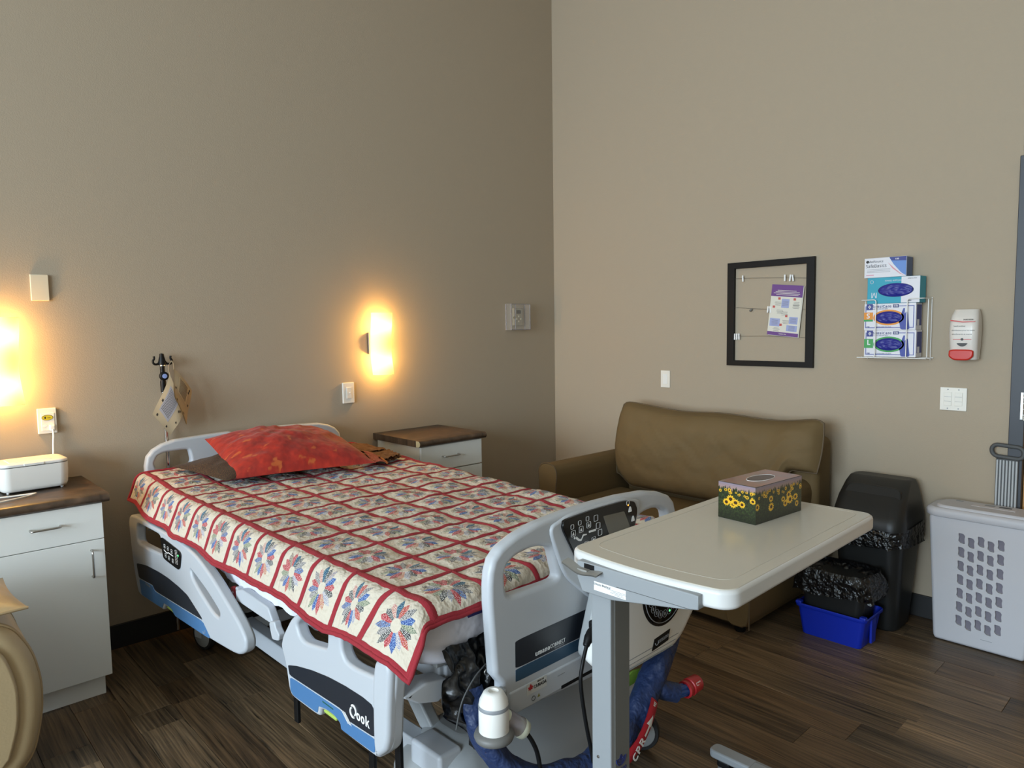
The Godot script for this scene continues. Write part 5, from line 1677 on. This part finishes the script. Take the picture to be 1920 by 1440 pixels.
	g.grid(6, 6, func(u, v): return strap.call(lerpf(0.40, 0.26, u), 0.52 + (v - 0.5) * 0.75 * (1.0 - u), 0.0012))
	for k in 3:
		g.grid(3, 3, func(u, v): return strap.call(0.06 + 0.03 * k + 0.02 * u, 0.25 + 0.4 * v * (1.0 - 0.2 * k), 0.0012))
	stuff("arrow", g, M.print_white, t)
	words(t, "CPR", strap.call(0.68, 0.55, 0.004), Basis(Vector3.BACK, 0.75), 0.036, M.print_white, true)

	t = bed_thing("green_tab", "green plastic tab poking out below the air pump", "tab")
	obj("tab", pl(soft(P([0.15, 0.40, 0.215, 0.445, 0.285, 0.432, 0.292, 0.418, 0.23, 0.40]), 0.25), [], 2.395, 2.402, 0.002), mat("#7ea63e", 0.5), t)

func arc_front(c, r, a0, a1, n = 14):
	var out = []
	for i in n + 1:
		var a = lerpf(a0, a1, float(i) / n)
		out.append(c + Vector3(cos(a) * r, sin(a) * r, 0))
	return out

# ------------------------------------------------------------------ overbed table and the box on it

const LAY = Basis(Vector3(1, 0, 0), Vector3(0, 0, -1), Vector3(0, 1, 0))

func overbed_table():
	var t = thing("overbed_table", "white overbed table on grey column at the foot of the bed", "table", Vector3(-2.2425, 0, 2.752), 0.018)
	var ol = PackedVector2Array()
	var hx = 0.405
	var hz = 0.2145
	for p in rr(0, 0, hx, hz, 0.035, 6):
		var x = p.x
		if x < -hx + 0.001 or x < -0.2:
			x -= 0.020 * (1.0 - pow(absf(p.y) / hz, 2)) * smoothstep(-0.2, -hx, x)
		ol.append(Vector2(x, p.y))
	var dense = PackedVector2Array()
	for i in ol.size():
		var a = ol[i]
		var b = ol[(i + 1) % ol.size()]
		var n = maxi(1, int(a.distance_to(b) / 0.02))
		for k in n:
			var p = a.lerp(b, float(k) / n)
			if a.x < -0.3 and b.x < -0.3:
				p.x = minf(p.x, -hx + 0.035 * 0.0 - 0.022 * (1.0 - pow(absf(p.y) / hz, 2)) + (0.035 - sqrt(maxf(0.0, 0.035 * 0.035 - pow(maxf(0.0, absf(p.y) - hz + 0.035), 2)))))
			dense.append(p)
	obj("tabletop", pl(dense, [], 0.926, 0.9685, 0.010, Transform3D(LAY, Vector3.ZERO), 0.02), M.table_edge, t)
	var inner = PackedVector2Array()
	for p in dense:
		inner.append(Vector2(p.x * 0.895 + 0.012, p.y * 0.83))
	obj("top_surface", pl(dense_inset(dense, 0.006), [], 0.960, 0.9692, 0.003, Transform3D(LAY, Vector3.ZERO), 0.02), M.table, t)
	var loop = []
	for p in inner:
		loop.append(Vector3(p.x, 0.9689, -p.y))
	obj("groove", tb(loop, 0.0009, 5, true), mat("#bdb8ac", 0.4), t)
	# corner blocks and the bracket let into the short side
	var o = Vector3(-0.4325, 0, 0)
	var br = obj("bracket", pl(soft(P([-0.165, 0.9555, 0.155, 0.9555, 0.155, 0.925, 0.12, 0.917, -0.070, 0.884, -0.150, 0.884, -0.165, 0.915]), 0.06), [], 0, 0.05, 0.003, Transform3D(ON_LEFT_SIDE, o + Vector3(0.05, 0, 0)), 0.03), M.table_metal, t)
	obj("bracket_seam", pl(P([-0.05, 0.9195, 0.14, 0.9215, 0.14, 0.9225, -0.05, 0.9205]), [], 0, 0.0006, 0.0001, Transform3D(Basis(Vector3(0, 0, 1), Vector3(0, 1, 0), Vector3(-1, 0, 0)), o)), M.dark_grey, br)
	var st = obj("sticker", bx(Vector3(-0.4328, 0.9075, -0.069), Vector3(0.0008, 0.021, 0.09), 0.0003), M.print_white, br)
	st.rotation = Vector3.ZERO
	words(br, "Umano Medical", Vector3(-0.4334, 0.9125, -0.09), ON_LEFT_SIDE, 0.0068, M.print_black)
	for k in 4:
		obj("sticker_print", bx(Vector3(-0.4333, 0.909 - 0.003 * k, -0.05 + 0.008 * (k % 2)), Vector3(0.0005, 0.0009, 0.05 - 0.008 * k), 0.0001), M.print_grey, br)
	obj("lever_slot", bx(Vector3(-0.4325, 0.942, -0.128), Vector3(0.002, 0.022, 0.03), 0.0005), M.black, br)
	var lv = G.new()
	lv.grid(16, 4, func(u, v):
		var z = lerpf(-0.192, -0.088, u)
		var y = 0.9500 + 0.005 * sin(u * 6.0 + 1.8) - 0.010 * u
		return Vector3(-0.432 - 0.026 * v, y - 0.004 * v, z))
	lv.grid(16, 4, func(u, v):
		var z = lerpf(-0.192, -0.088, u)
		var y = 0.9470 + 0.005 * sin(u * 6.0 + 1.8) - 0.010 * u
		return Vector3(-0.432 - 0.026 * v, y - 0.004 * v, z), true)
	lv.box(Vector3(-0.436, 0.938, -0.14), Vector3(0.02, 0.008, 0.03), 0.002)
	obj("height_lever", lv, M.lever, t)
	# column and foot
	var co = obj("column", bx(Vector3(-0.3685, 0.475, -0.1165), Vector3(0.074, 0.85, 0.057), 0.004), M.table_metal, t)
	obj("column_face", bx(Vector3(-0.362, 0.46, -0.0878), Vector3(0.056, 0.83, 0.002), 0.0008), mat("#71726f", 0.45), t)
	var g = G.new()
	for k in 3:
		g.tube(arc_front(Vector3(-0.368, 0.476, -0.0865), [0.006, 0.012, 0.018][k], PI, TAU), 0.0019, 6)
	g.X = Transform3D(Basis(Vector3.RIGHT, PI / 2), Vector3(-0.368, 0.478, -0.088))
	g.lathe([Vector2(0.0055, 0), Vector2(0.0055, 0.0018), Vector2(0, 0.002)], 14)
	obj("emblem", g, M.print_navy, co)
	words(co, "umano", Vector3(-0.368, 0.446, -0.0865), Basis(), 0.014, M.print_navy)
	words(co, "MEDICAL", Vector3(-0.368, 0.436, -0.0865), Basis(), 0.006, M.print_navy)
	obj("screw", lt([Vector2(0.004, 0), Vector2(0.0036, 0.002), Vector2(0, 0.0026)], Vector3(-0.4055, 0.478, -0.125), Basis(Vector3.BACK, PI / 2), 14), M.steel, co)
	obj("base_bar", bx(Vector3(0.0, 0.075, -0.10), Vector3(0.80, 0.035, 0.06), 0.006), M.table_metal, t)
	for x in [-0.36, 0.385]:
		obj("foot_bar", pl(rr(0, 0, 0.028, 0.275, 0.02, 4), [], 0.062, 0.090, 0.008, Transform3D(LAY, Vector3(x, 0, 0.0))), M.table_metal, t)
		for z in [-0.225, 0.225]:
			caster_small(t, Vector3(x, 0, z))

	# tissue box
	t = thing("tissue_box", "tissue box printed with sunflowers standing on the overbed table", "box", Vector3(-2.0555, 0.9695, 2.7285), -0.083)
	var hxx = 0.1145
	var hzz = 0.0575
	obj("carton", bx(Vector3(0, 0.0505, 0), Vector3(hxx * 2, 0.101, hzz * 2), 0.0012), mat("#3a3f2a", 0.45), t)
	var sun_front = sunflowers(300, 132, 5)
	var sun_end = sunflowers(150, 132, 9)
	obj("printed_side", flat_panel(Vector3(0, 0.0505, hzz + 0.0004), Vector2(hxx * 2 - 0.001, 0.1), Basis()), mat("#ffffff", 0.32, {"tex": sun_front, "coat": 0.4}), t)
	obj("printed_side", flat_panel(Vector3(-hxx - 0.0004, 0.0505, 0), Vector2(hzz * 2 - 0.001, 0.1), ON_LEFT_SIDE), mat("#ffffff", 0.32, {"tex": sun_end, "coat": 0.4}), t)
	obj("printed_side", flat_panel(Vector3(0, 0.0505, -hzz - 0.0004), Vector2(hxx * 2 - 0.001, 0.1), Basis(Vector3.UP, PI)), mat("#ffffff", 0.32, {"tex": sun_front}), t)
	obj("printed_side", flat_panel(Vector3(hxx + 0.0004, 0.0505, 0), Vector2(hzz * 2 - 0.001, 0.1), Basis(Vector3.UP, PI / 2)), mat("#ffffff", 0.32, {"tex": sun_end}), t)
	var cn = noise(0.02, 95, 3)
	var top_tex = paint(160, 80, func(x, y):
		return Color(0.56, 0.45, 0.42).lerp(Color(0.62, 0.42, 0.36), clampf(0.5 + cn.get_noise_2d(x, y * 2.0) * 1.3 + x / 500.0, 0, 1)))
	obj("printed_top", flat_panel(Vector3(0, 0.1014, 0), Vector2(hxx * 2 - 0.001, hzz * 2 - 0.001), LAY), mat("#ffffff", 0.3, {"tex": top_tex, "coat": 0.4}), t)
	var ov = []
	for k in 40:
		ov.append(Vector3(cos(TAU * k / 40) * 0.056, 0.1016, sin(TAU * k / 40) * 0.027))
	obj("opening_line", tb(ov, 0.0009, 5, true), M.print_white, t)
	obj("tear_flap", pl(oval(0, 0, 0.0545, 0.0255, 36), [], 0.1013, 0.1019, 0.0002, Transform3D(LAY, Vector3.ZERO)), mat("#5d4f4c", 0.35), t)

func dense_inset(pts, r):
	var g = G.new()
	var e = g._even(pts, 0.02, false)
	return g._inset(e, r)

func caster_small(t, at):
	var w = Node3D.new()
	w.name = "caster"
	t.add_child(w, true)
	w.position = at
	obj("wheel", lt([Vector2(0, -0.012), Vector2(0.021, -0.012), Vector2(0.0245, -0.008), Vector2(0.0245, 0.008), Vector2(0.021, 0.012), Vector2(0, 0.012)], Vector3(0, 0.0245, 0), Basis(Vector3.BACK, PI / 2), 22), M.mid_grey, w)
	obj("housing", bx(Vector3(0, 0.048, 0), Vector3(0.036, 0.03, 0.05), 0.01), M.black, w)

func flat_panel(c, s, b):
	var g = G.new()
	g.X = Transform3D(b, c)
	g.flat(Vector3(-s.x / 2, -s.y / 2, 0), Vector3(s.x / 2, -s.y / 2, 0), Vector3(s.x / 2, s.y / 2, 0), Vector3(-s.x / 2, s.y / 2, 0))
	return g

func sunflowers(w, h, sd):
	var n = noise(0.09, sd, 3)
	var im = Image.create(w, h, false, Image.FORMAT_RGB8)
	var hor = h * 0.15
	for y in h:
		for x in w:
			var c
			var lim = hor + n.get_noise_2d(x * 1.6, 5.0) * 16.0
			if y < lim:
				c = Color(0.52, 0.47, 0.53).lerp(Color(0.62, 0.50, 0.46), y / hor)
			else:
				var a = n.get_noise_2d(x, y)
				var b = n.get_noise_2d(x * 3.0 + 200.0, y * 2.2)
				c = Color(0.07, 0.10, 0.05).lerp(Color(0.22, 0.28, 0.13), clampf(0.45 + a + b * 0.7, 0, 1))
				c = c.lerp(Color(0.04, 0.055, 0.03), smoothstep(0.6, 1.0, float(y) / h) * 0.5)
			im.set_pixel(x, y, c)
	var rng = RandomNumberGenerator.new()
	rng.seed = sd
	var spots = []
	for k in int(w / 9.0):
		spots.append([rng.randf() * w, hor + 2 + rng.randf() * h * 0.16, rng.randf_range(4.5, 8.0)])
	for k in int(w / 22.0):
		spots.append([rng.randf() * w, h * rng.randf_range(0.36, 0.78), rng.randf_range(10.0, 20.0)])
	for s in spots:
		var r = s[2]
		var sq = rng.randf_range(0.75, 1.0)
		for y in range(int(s[1] - r), int(s[1] + r) + 1):
			for x in range(int(s[0] - r), int(s[0] + r) + 1):
				if x < 0 or y < 0 or x >= w or y >= h:
					continue
				var dx = (x - s[0]) / r
				var dy = (y - s[1]) / r / sq
				var d = sqrt(dx * dx + dy * dy)
				var pet = 0.86 + 0.14 * sin(atan2(dy, dx) * 11.0 + s[0])
				if d < 0.40:
					im.set_pixel(x, y, Color(0.17, 0.09, 0.03) if d > 0.18 else Color(0.26, 0.15, 0.05))
				elif d < pet:
					im.set_pixel(x, y, Color(0.80, 0.56, 0.07).lerp(Color(0.93, 0.75, 0.18), d))
	return ImageTexture.create_from_image(im)

# ------------------------------------------------------------------ loveseat

func sofa():
	var t = thing("loveseat", "taupe upholstered loveseat with one long back cushion against right wall", "sofa", Vector3.ZERO)
	var U = M.upholstery
	obj("base", bx(Vector3(-0.45, 0.18, 1.37), Vector3(0.80, 0.27, 1.36), 0.012), U, t)
	for s in 2:
		var zc = [0.747, 2.005][s]
		var ol = PackedVector2Array()
		var arm = [-0.067, 0.045, 0.067, 0.045, 0.070, 0.50, 0.076, 0.57, 0.078, 0.61, 0.070, 0.645, 0.045, 0.668, 0.0, 0.676, -0.045, 0.668, -0.070, 0.645, -0.078, 0.61, -0.076, 0.57, -0.070, 0.50]
		var pipe = []
		for i in arm.size() / 2:
			ol.append(Vector2(zc + arm[i * 2], arm[i * 2 + 1]))
			pipe.append(Vector3(-0.862, arm[i * 2 + 1], zc + arm[i * 2] * 0.95))
		var a = obj("arm", pl(soft(ol, 0.3, 3), [], 0.05, 0.866, 0.010, Transform3D(ON_RIGHT, Vector3.ZERO), 0.03), U, t)
		var run = curve(pipe.slice(1), 4)
		obj("piping", tb(run, 0.0045, 6), M.piping, a)
	var g = G.new()
	g.box(Vector3(-0.14, 0.46, 1.485), Vector3(0.19, 0.86, 1.25), 0.04, 4)
	obj("back_frame", g, U, t)
	obj("seat_cushion", bx(Vector3(-0.56, 0.385, 1.375), Vector3(0.60, 0.14, 1.105), 0.045, 4), U, t)
	# one long loose back cushion, its right end riding on the arm
	var n = noise(1.0, 51, 3)
	var shape = func(u, v):
		var yt = 0.972 + 0.030 * pow(absf(2 * u - 1), 5.0) + 0.014 * (1.0 - u) - 0.030 * pow(absf(2 * u - 1), 26.0) + 0.006 * sin(u * 14.0)
		var yb = lerpf(0.475, 0.725, smoothstep(0.80, 0.90, u)) + 0.07 * smoothstep(0.10, 0.0, u)
		var zl = lerpf(0.835, 0.80, sin(PI * v))
		var zr = 2.135 + 0.01 * sin(PI * v)
		return Vector3(lerpf(-0.30, -0.225, v), lerpf(yb, yt, v), lerpf(zl, zr, u))
	g = G.new()
	for s in 2:
		g.grid(64, 28, func(u, v):
			var p = shape.call(u, v)
			var e = pow(maxf(0.0, 1.0 - pow(absf(2 * u - 1), 4.0)), 0.5) * pow(maxf(0.0, 1.0 - pow(absf(2 * v - 1), 3.0)), 0.5)
			var w = 1.0 + 0.28 * n.get_noise_2d(u * 2.5, v * 1.6) - 0.10 * absf(n.get_noise_2d(u * 9.0 + v * 4.0, v * 2.0 + 9.0))
			return p + Vector3(-0.110 if s == 0 else 0.055, 0.012 if s == 0 else 0.0, 0) * e * w, s == 0)
	var c = obj("back_cushion", g, U, t)
	var edge = []
	for k in 60:
		edge.append(shape.call(k / 60.0, 1.0))
	for k in 24:
		edge.append(shape.call(1.0, 1.0 - k / 24.0))
	for k in 60:
		edge.append(shape.call(1.0 - k / 60.0, 0.0))
	for k in 24:
		edge.append(shape.call(0.0, k / 24.0))
	obj("piping", tb(edge, 0.005, 6, true), M.piping, c)
	for z in [0.76, 1.99]:
		for x in [-0.80, -0.12]:
			obj("foot", lt([Vector2(0, 0), Vector2(0.022, 0), Vector2(0.028, 0.012), Vector2(0.030, 0.05), Vector2(0, 0.05)], Vector3(x, 0, z), Basis(), 18), M.black, t)
	obj("skirt_seam", bx(Vector3(-0.8512, 0.302, 1.37), Vector3(0.003, 0.006, 1.12), 0.001), M.piping, t)

# ------------------------------------------------------------------ bins and hamper

func skirt(cx, cz, hx, hz, y0, y1, amp, sd, top_in = 0.0):
	var g = G.new()
	var n = noise(1.0, sd, 3)
	var rows = []
	var base = ring(0, 0, 0, 1, 1, 0.45, 16)
	for j in 15:
		var v = j / 14.0
		var row = []
		for p in base:
			var a = atan2(p.z, p.x)
			var f = 1.0 + amp * (0.7 * n.get_noise_2d(cos(a) * 3.0 + v * 0.8, sin(a) * 3.0) + 0.5 * n.get_noise_3d(cos(a) * 7.0, sin(a) * 7.0, v * 3.0)) * (0.35 + 0.65 * (1.0 - v)) - top_in * pow(v, 4.0)
			var y = lerpf(y0 + 0.03 * n.get_noise_2d(cos(a) * 2.0 + 9.0, sin(a) * 2.0), y1 + 0.010 * n.get_noise_2d(cos(a) * 3.0, sin(a) * 3.0), v)
			row.append(Vector3(cx + p.x * hx * f, y, cz + p.z * hz * f))
		rows.append(row)
	g.net(rows, true)
	return g

func bins():
	var t = thing("swing_bin", "tall black swing-top bin beside the right end of the loveseat", "bin", Vector3.ZERO)
	var g = G.new()
	g.loft([ring(0.0, -0.205, 2.405, 0.105, 0.120, 0.05), ring(0.012, -0.205, 2.405, 0.115, 0.130, 0.055), ring(0.30, -0.208, 2.405, 0.148, 0.148, 0.06), ring(0.52, -0.208, 2.405, 0.170, 0.160, 0.065)])
	obj("body", g, M.bin, t)
	g = G.new()
	g.loft([ring(0.515, -0.21, 2.405, 0.190, 0.172, 0.07), ring(0.545, -0.21, 2.405, 0.190, 0.172, 0.07), ring(0.575, -0.205, 2.405, 0.180, 0.166, 0.065), ring(0.64, -0.178, 2.400, 0.148, 0.158, 0.055), ring(0.695, -0.135, 2.392, 0.098, 0.150, 0.045), ring(0.718, -0.110, 2.388, 0.062, 0.144, 0.035), ring(0.722, -0.105, 2.388, 0.045, 0.130, 0.028)])
	obj("lid", g, M.bin, t)
	var s = Vector3(-0.285, 0.645, 2.402)
	var tilt = Basis(Vector3(0, 0, 1), Vector3(0.60, 0.80, 0).normalized(), Vector3(-0.80, 0.60, 0).normalized())
	obj("swing_flap", pl(soft(P([-0.148, -0.062, 0.148, -0.062, 0.120, 0.062, -0.120, 0.062]), 0.2), [], -0.02, 0.014, 0.008, Transform3D(tilt, s)), M.bin, t)
	t = thing("bin_bag", "black bag folded out under the lid of swing-top bin", "bag", Vector3.ZERO)
	obj("bag", skirt(-0.21, 2.405, 0.188, 0.176, 0.43, 0.524, 0.10, 91), M.bag, t)

	t = thing("recycling_tub", "low blue plastic tub on the floor holding the small bin", "tub", Vector3(-0.513, 0, 2.345))
	g = G.new()
	var prof = [[0.0, -0.014, -0.027], [0.004, -0.010, -0.023], [0.13, -0.001, -0.004], [0.136, 0.006, 0.005], [0.15, 0.007, 0.006], [0.152, 0.004, 0.003], [0.150, 0.001, 0.0]]
	var rings = []
	for q in prof:
		rings.append(ring(q[0], 0, 0, 0.106 + q[1], 0.160 + q[2], 0.022, 5))
	for q in [[0.13, -0.006, -0.008], [0.008, -0.016, -0.028]]:
		rings.append(ring(q[0], 0, 0, 0.106 + q[1], 0.160 + q[2], 0.020, 5))
	g.loft(rings, true, true)
	obj("shell", g, M.tub, t)
	for z in [-0.13, -0.05, 0.05, 0.13]:
		if absf(z) > 0.1:
			obj("rib", bx(Vector3(0.0, 0.075, signf(z) * 0.155), Vector3(0.05, 0.12, 0.012), 0.004), M.tub, t)
	for s2 in [-1, 1]:
		obj("corner_lug", bx(Vector3(-0.098, 0.153, s2 * 0.148), Vector3(0.03, 0.018, 0.03), 0.007), M.tub, t)

	t = thing("small_bin", "small black waste bin standing in the blue tub", "bin", Vector3(-0.513, 0.010, 2.345))
	obj("body", loft_of([ring(0.0, 0, 0, 0.072, 0.112, 0.03), ring(0.008, 0, 0, 0.080, 0.120, 0.032), ring(0.20, 0, 0, 0.098, 0.144, 0.036), ring(0.30, 0, 0, 0.112, 0.158, 0.04)]), M.bin, t)
	t = thing("bin_bag", "crumpled black bag over the rim of the small bin", "bag", Vector3.ZERO)
	obj("bag", skirt(-0.513, 2.345, 0.128, 0.178, 0.225, 0.338, 0.17, 93, 0.12), M.bag, t)
	g = G.new()
	var n = noise(6.0, 94, 3)
	g.grid(18, 18, func(u, v): return Vector3(-0.513 + (u - 0.5) * 0.215, 0.315 + 0.03 * n.get_noise_2d(u * 0.9, v * 0.9) - 0.02 * sin(PI * u) * sin(PI * v), 2.345 + (v - 0.5) * 0.30))
	obj("bag_mouth", g, M.bag, t)

	# laundry hamper
	t = thing("laundry_hamper", "white lidded laundry hamper with wavy slots in front", "hamper", Vector3(0, 0, 2.851))
	g = G.new()
	g.loft([ring(0.0, -0.132, 0, 0.075, 0.175, 0.02), ring(0.60, -0.135, 0, 0.085, 0.208, 0.025)])
	obj("shell", g, M.hamper, t)
	var holes = []
	for c in 5:
		for r in 7:
			var z = -0.076 + c * 0.038
			var y = [0.505, 0.491, 0.504, 0.491, 0.504][c] - r * 0.0645
			var hw = 0.0122
			var hh = 0.0235
			holes.append(soft(P([z - hw + 0.001, y + hh, z + hw * 0.5, y + hh - 0.001, z + hw + 0.001, y + hh * 0.55, z + hw - 0.0016, y, z + hw + 0.001, y - hh * 0.9, z + hw - 0.002, y - hh, z - hw * 0.4, y - hh + 0.002, z - hw - 0.0006, y - hh * 0.5, z - hw + 0.002, y + 0.001, z - hw - 0.0004, y + hh * 0.85]), 0.3, 2))
	g = G.new()
	g.X = Transform3D(ON_RIGHT, Vector3.ZERO)
	g.plate(soft(P([-0.181, 0.002, 0.181, 0.002, 0.215, 0.602, -0.215, 0.602]), 0.05, 5), holes, 0.200, 0.234, 0.016, 0.012, 0.0015)
	obj("slotted_front", g, M.hamper, t)
	obj("liner", bx(Vector3(-0.2195, 0.31, 0), Vector3(0.003, 0.50, 0.26), 0.001), mat("#77727c", 0.8), t)
	obj("scuff", bx(Vector3(-0.2344, 0.055, 0.035), Vector3(0.0006, 0.002, 0.045), 0.0002), M.print_grey, t)
	g = G.new()
	g.loft([ring(0.592, -0.138, 0, 0.104, 0.222, 0.055, 7), ring(0.597, -0.138, 0, 0.112, 0.232, 0.06, 7), ring(0.618, -0.138, 0, 0.114, 0.234, 0.062, 7), ring(0.630, -0.138, 0, 0.108, 0.228, 0.06, 7), ring(0.634, -0.138, 0, 0.098, 0.218, 0.055, 7)])
	obj("lid", g, M.hamper, t)
	g = G.new()
	g.loft([ring(0.632, -0.140, 0.006, 0.088, 0.203, 0.05, 7), ring(0.641, -0.140, 0.006, 0.086, 0.201, 0.05, 7), ring(0.645, -0.140, 0.006, 0.078, 0.193, 0.046, 7)])
	obj("lid_panel", g, M.hamper, t)
	obj("finger_recess", bx(Vector3(-0.12, 0.6452, 0.02), Vector3(0.05, 0.002, 0.17), 0.001), mat("#c6c2c4", 0.5), t)
	obj("sticker", bx(Vector3(-0.10, 0.6458, 0.0), Vector3(0.03, 0.001, 0.04), 0.0003), M.print_grey, t)
	obj("sticker", bx(Vector3(-0.10, 0.6458, 0.06), Vector3(0.025, 0.001, 0.05), 0.0003), M.dark_grey, t)
	obj("sticker", bx(Vector3(-0.085, 0.6458, -0.125), Vector3(0.012, 0.001, 0.03), 0.0003), M.print_grey, t)

	# ribbed panel with a loop handle behind the hamper
	t = thing("folded_step", "grey ribbed folding panel with looped handle behind the hamper", "stool", Vector3(-0.0255, 0, 2.895))
	obj("panel", bx(Vector3(0, 0.43, 0), Vector3(0.012, 0.86, 0.088), 0.003), M.dark_grey, t)
	for k in 7:
		obj("slat", bx(Vector3(-0.007, 0.43, -0.0375 + 0.0125 * k), Vector3(0.006, 0.85, 0.0078), 0.002), M.light_grey, t)
	var loop = []
	for p in rr(0, 0, 0.062, 0.027, 0.025, 6):
		loop.append(Vector3(-0.002, 0.895 + p.y - p.x * 0.06, p.x))
	obj("loop_handle", tb(loop, 0.0095, 10, true), M.dark_grey, t)

func recliner():
	var t = thing("armchair", "tan vinyl armchair with piped rounded arm at lower left corner", "armchair", Vector3(-3.50, 0, 0.98))
	var ol = soft(P([-0.72, 0.10, -0.10, 0.06, -0.035, 0.12, -0.005, 0.25, 0.0, 0.36, -0.02, 0.47, -0.065, 0.56, -0.12, 0.595, -0.30, 0.60, -0.72, 0.60]), 0.4, 5)
	var a = obj("arm", pl(ol, [], -0.40, 0.02, 0.045, Transform3D(), 0.03), M.tan, t)
	for zz in [-0.012, -0.375]:
		var path = []
		for p in ol:
			if p.x > -0.5:
				path.append(Vector3(p.x * 0.985 - 0.004, p.y, zz))
		obj("piping", tb(path, 0.006, 7), M.tan_piping, a)
	obj("front_panel", pl(soft(P([-0.72, 0.13, -0.12, 0.10, -0.075, 0.25, -0.07, 0.38, -0.10, 0.50, -0.16, 0.55, -0.72, 0.55]), 0.35), [], 0.015, 0.035, 0.010), M.tan, t)
	var p2 = []
	for p in soft(P([-0.15, 0.10, -0.09, 0.20, -0.072, 0.34, -0.09, 0.47, -0.16, 0.55]), 0.0):
		p2.append(Vector3(p.x, p.y, 0.034))
	obj("seam", tb(curve(p2, 3), 0.0035, 6), M.tan_piping, t)
	obj("seat_cushion", pillow(Vector3(-0.72, 0.625, -0.40), Vector3(-0.045, 0.625, -0.38), Vector3(-0.030, 0.630, 0.03), Vector3(-0.72, 0.625, 0.05), 0.055, 0.045, 97), M.tan, t)
	var e = []
	for k in 20:
		e.append(Vector3(-0.72, 0.625, 0.05).lerp(Vector3(-0.030, 0.630, 0.03), k / 19.0))
	obj("piping", tb(e, 0.005, 6), M.tan_piping, t)
	for x in [-0.65, -0.14]:
		for z in [-0.34, -0.04]:
			obj("foot", lt([Vector2(0, 0), Vector2(0.022, 0), Vector2(0.028, 0.09), Vector2(0, 0.09)], Vector3(x, 0, z), Basis(), 16), M.black, t)
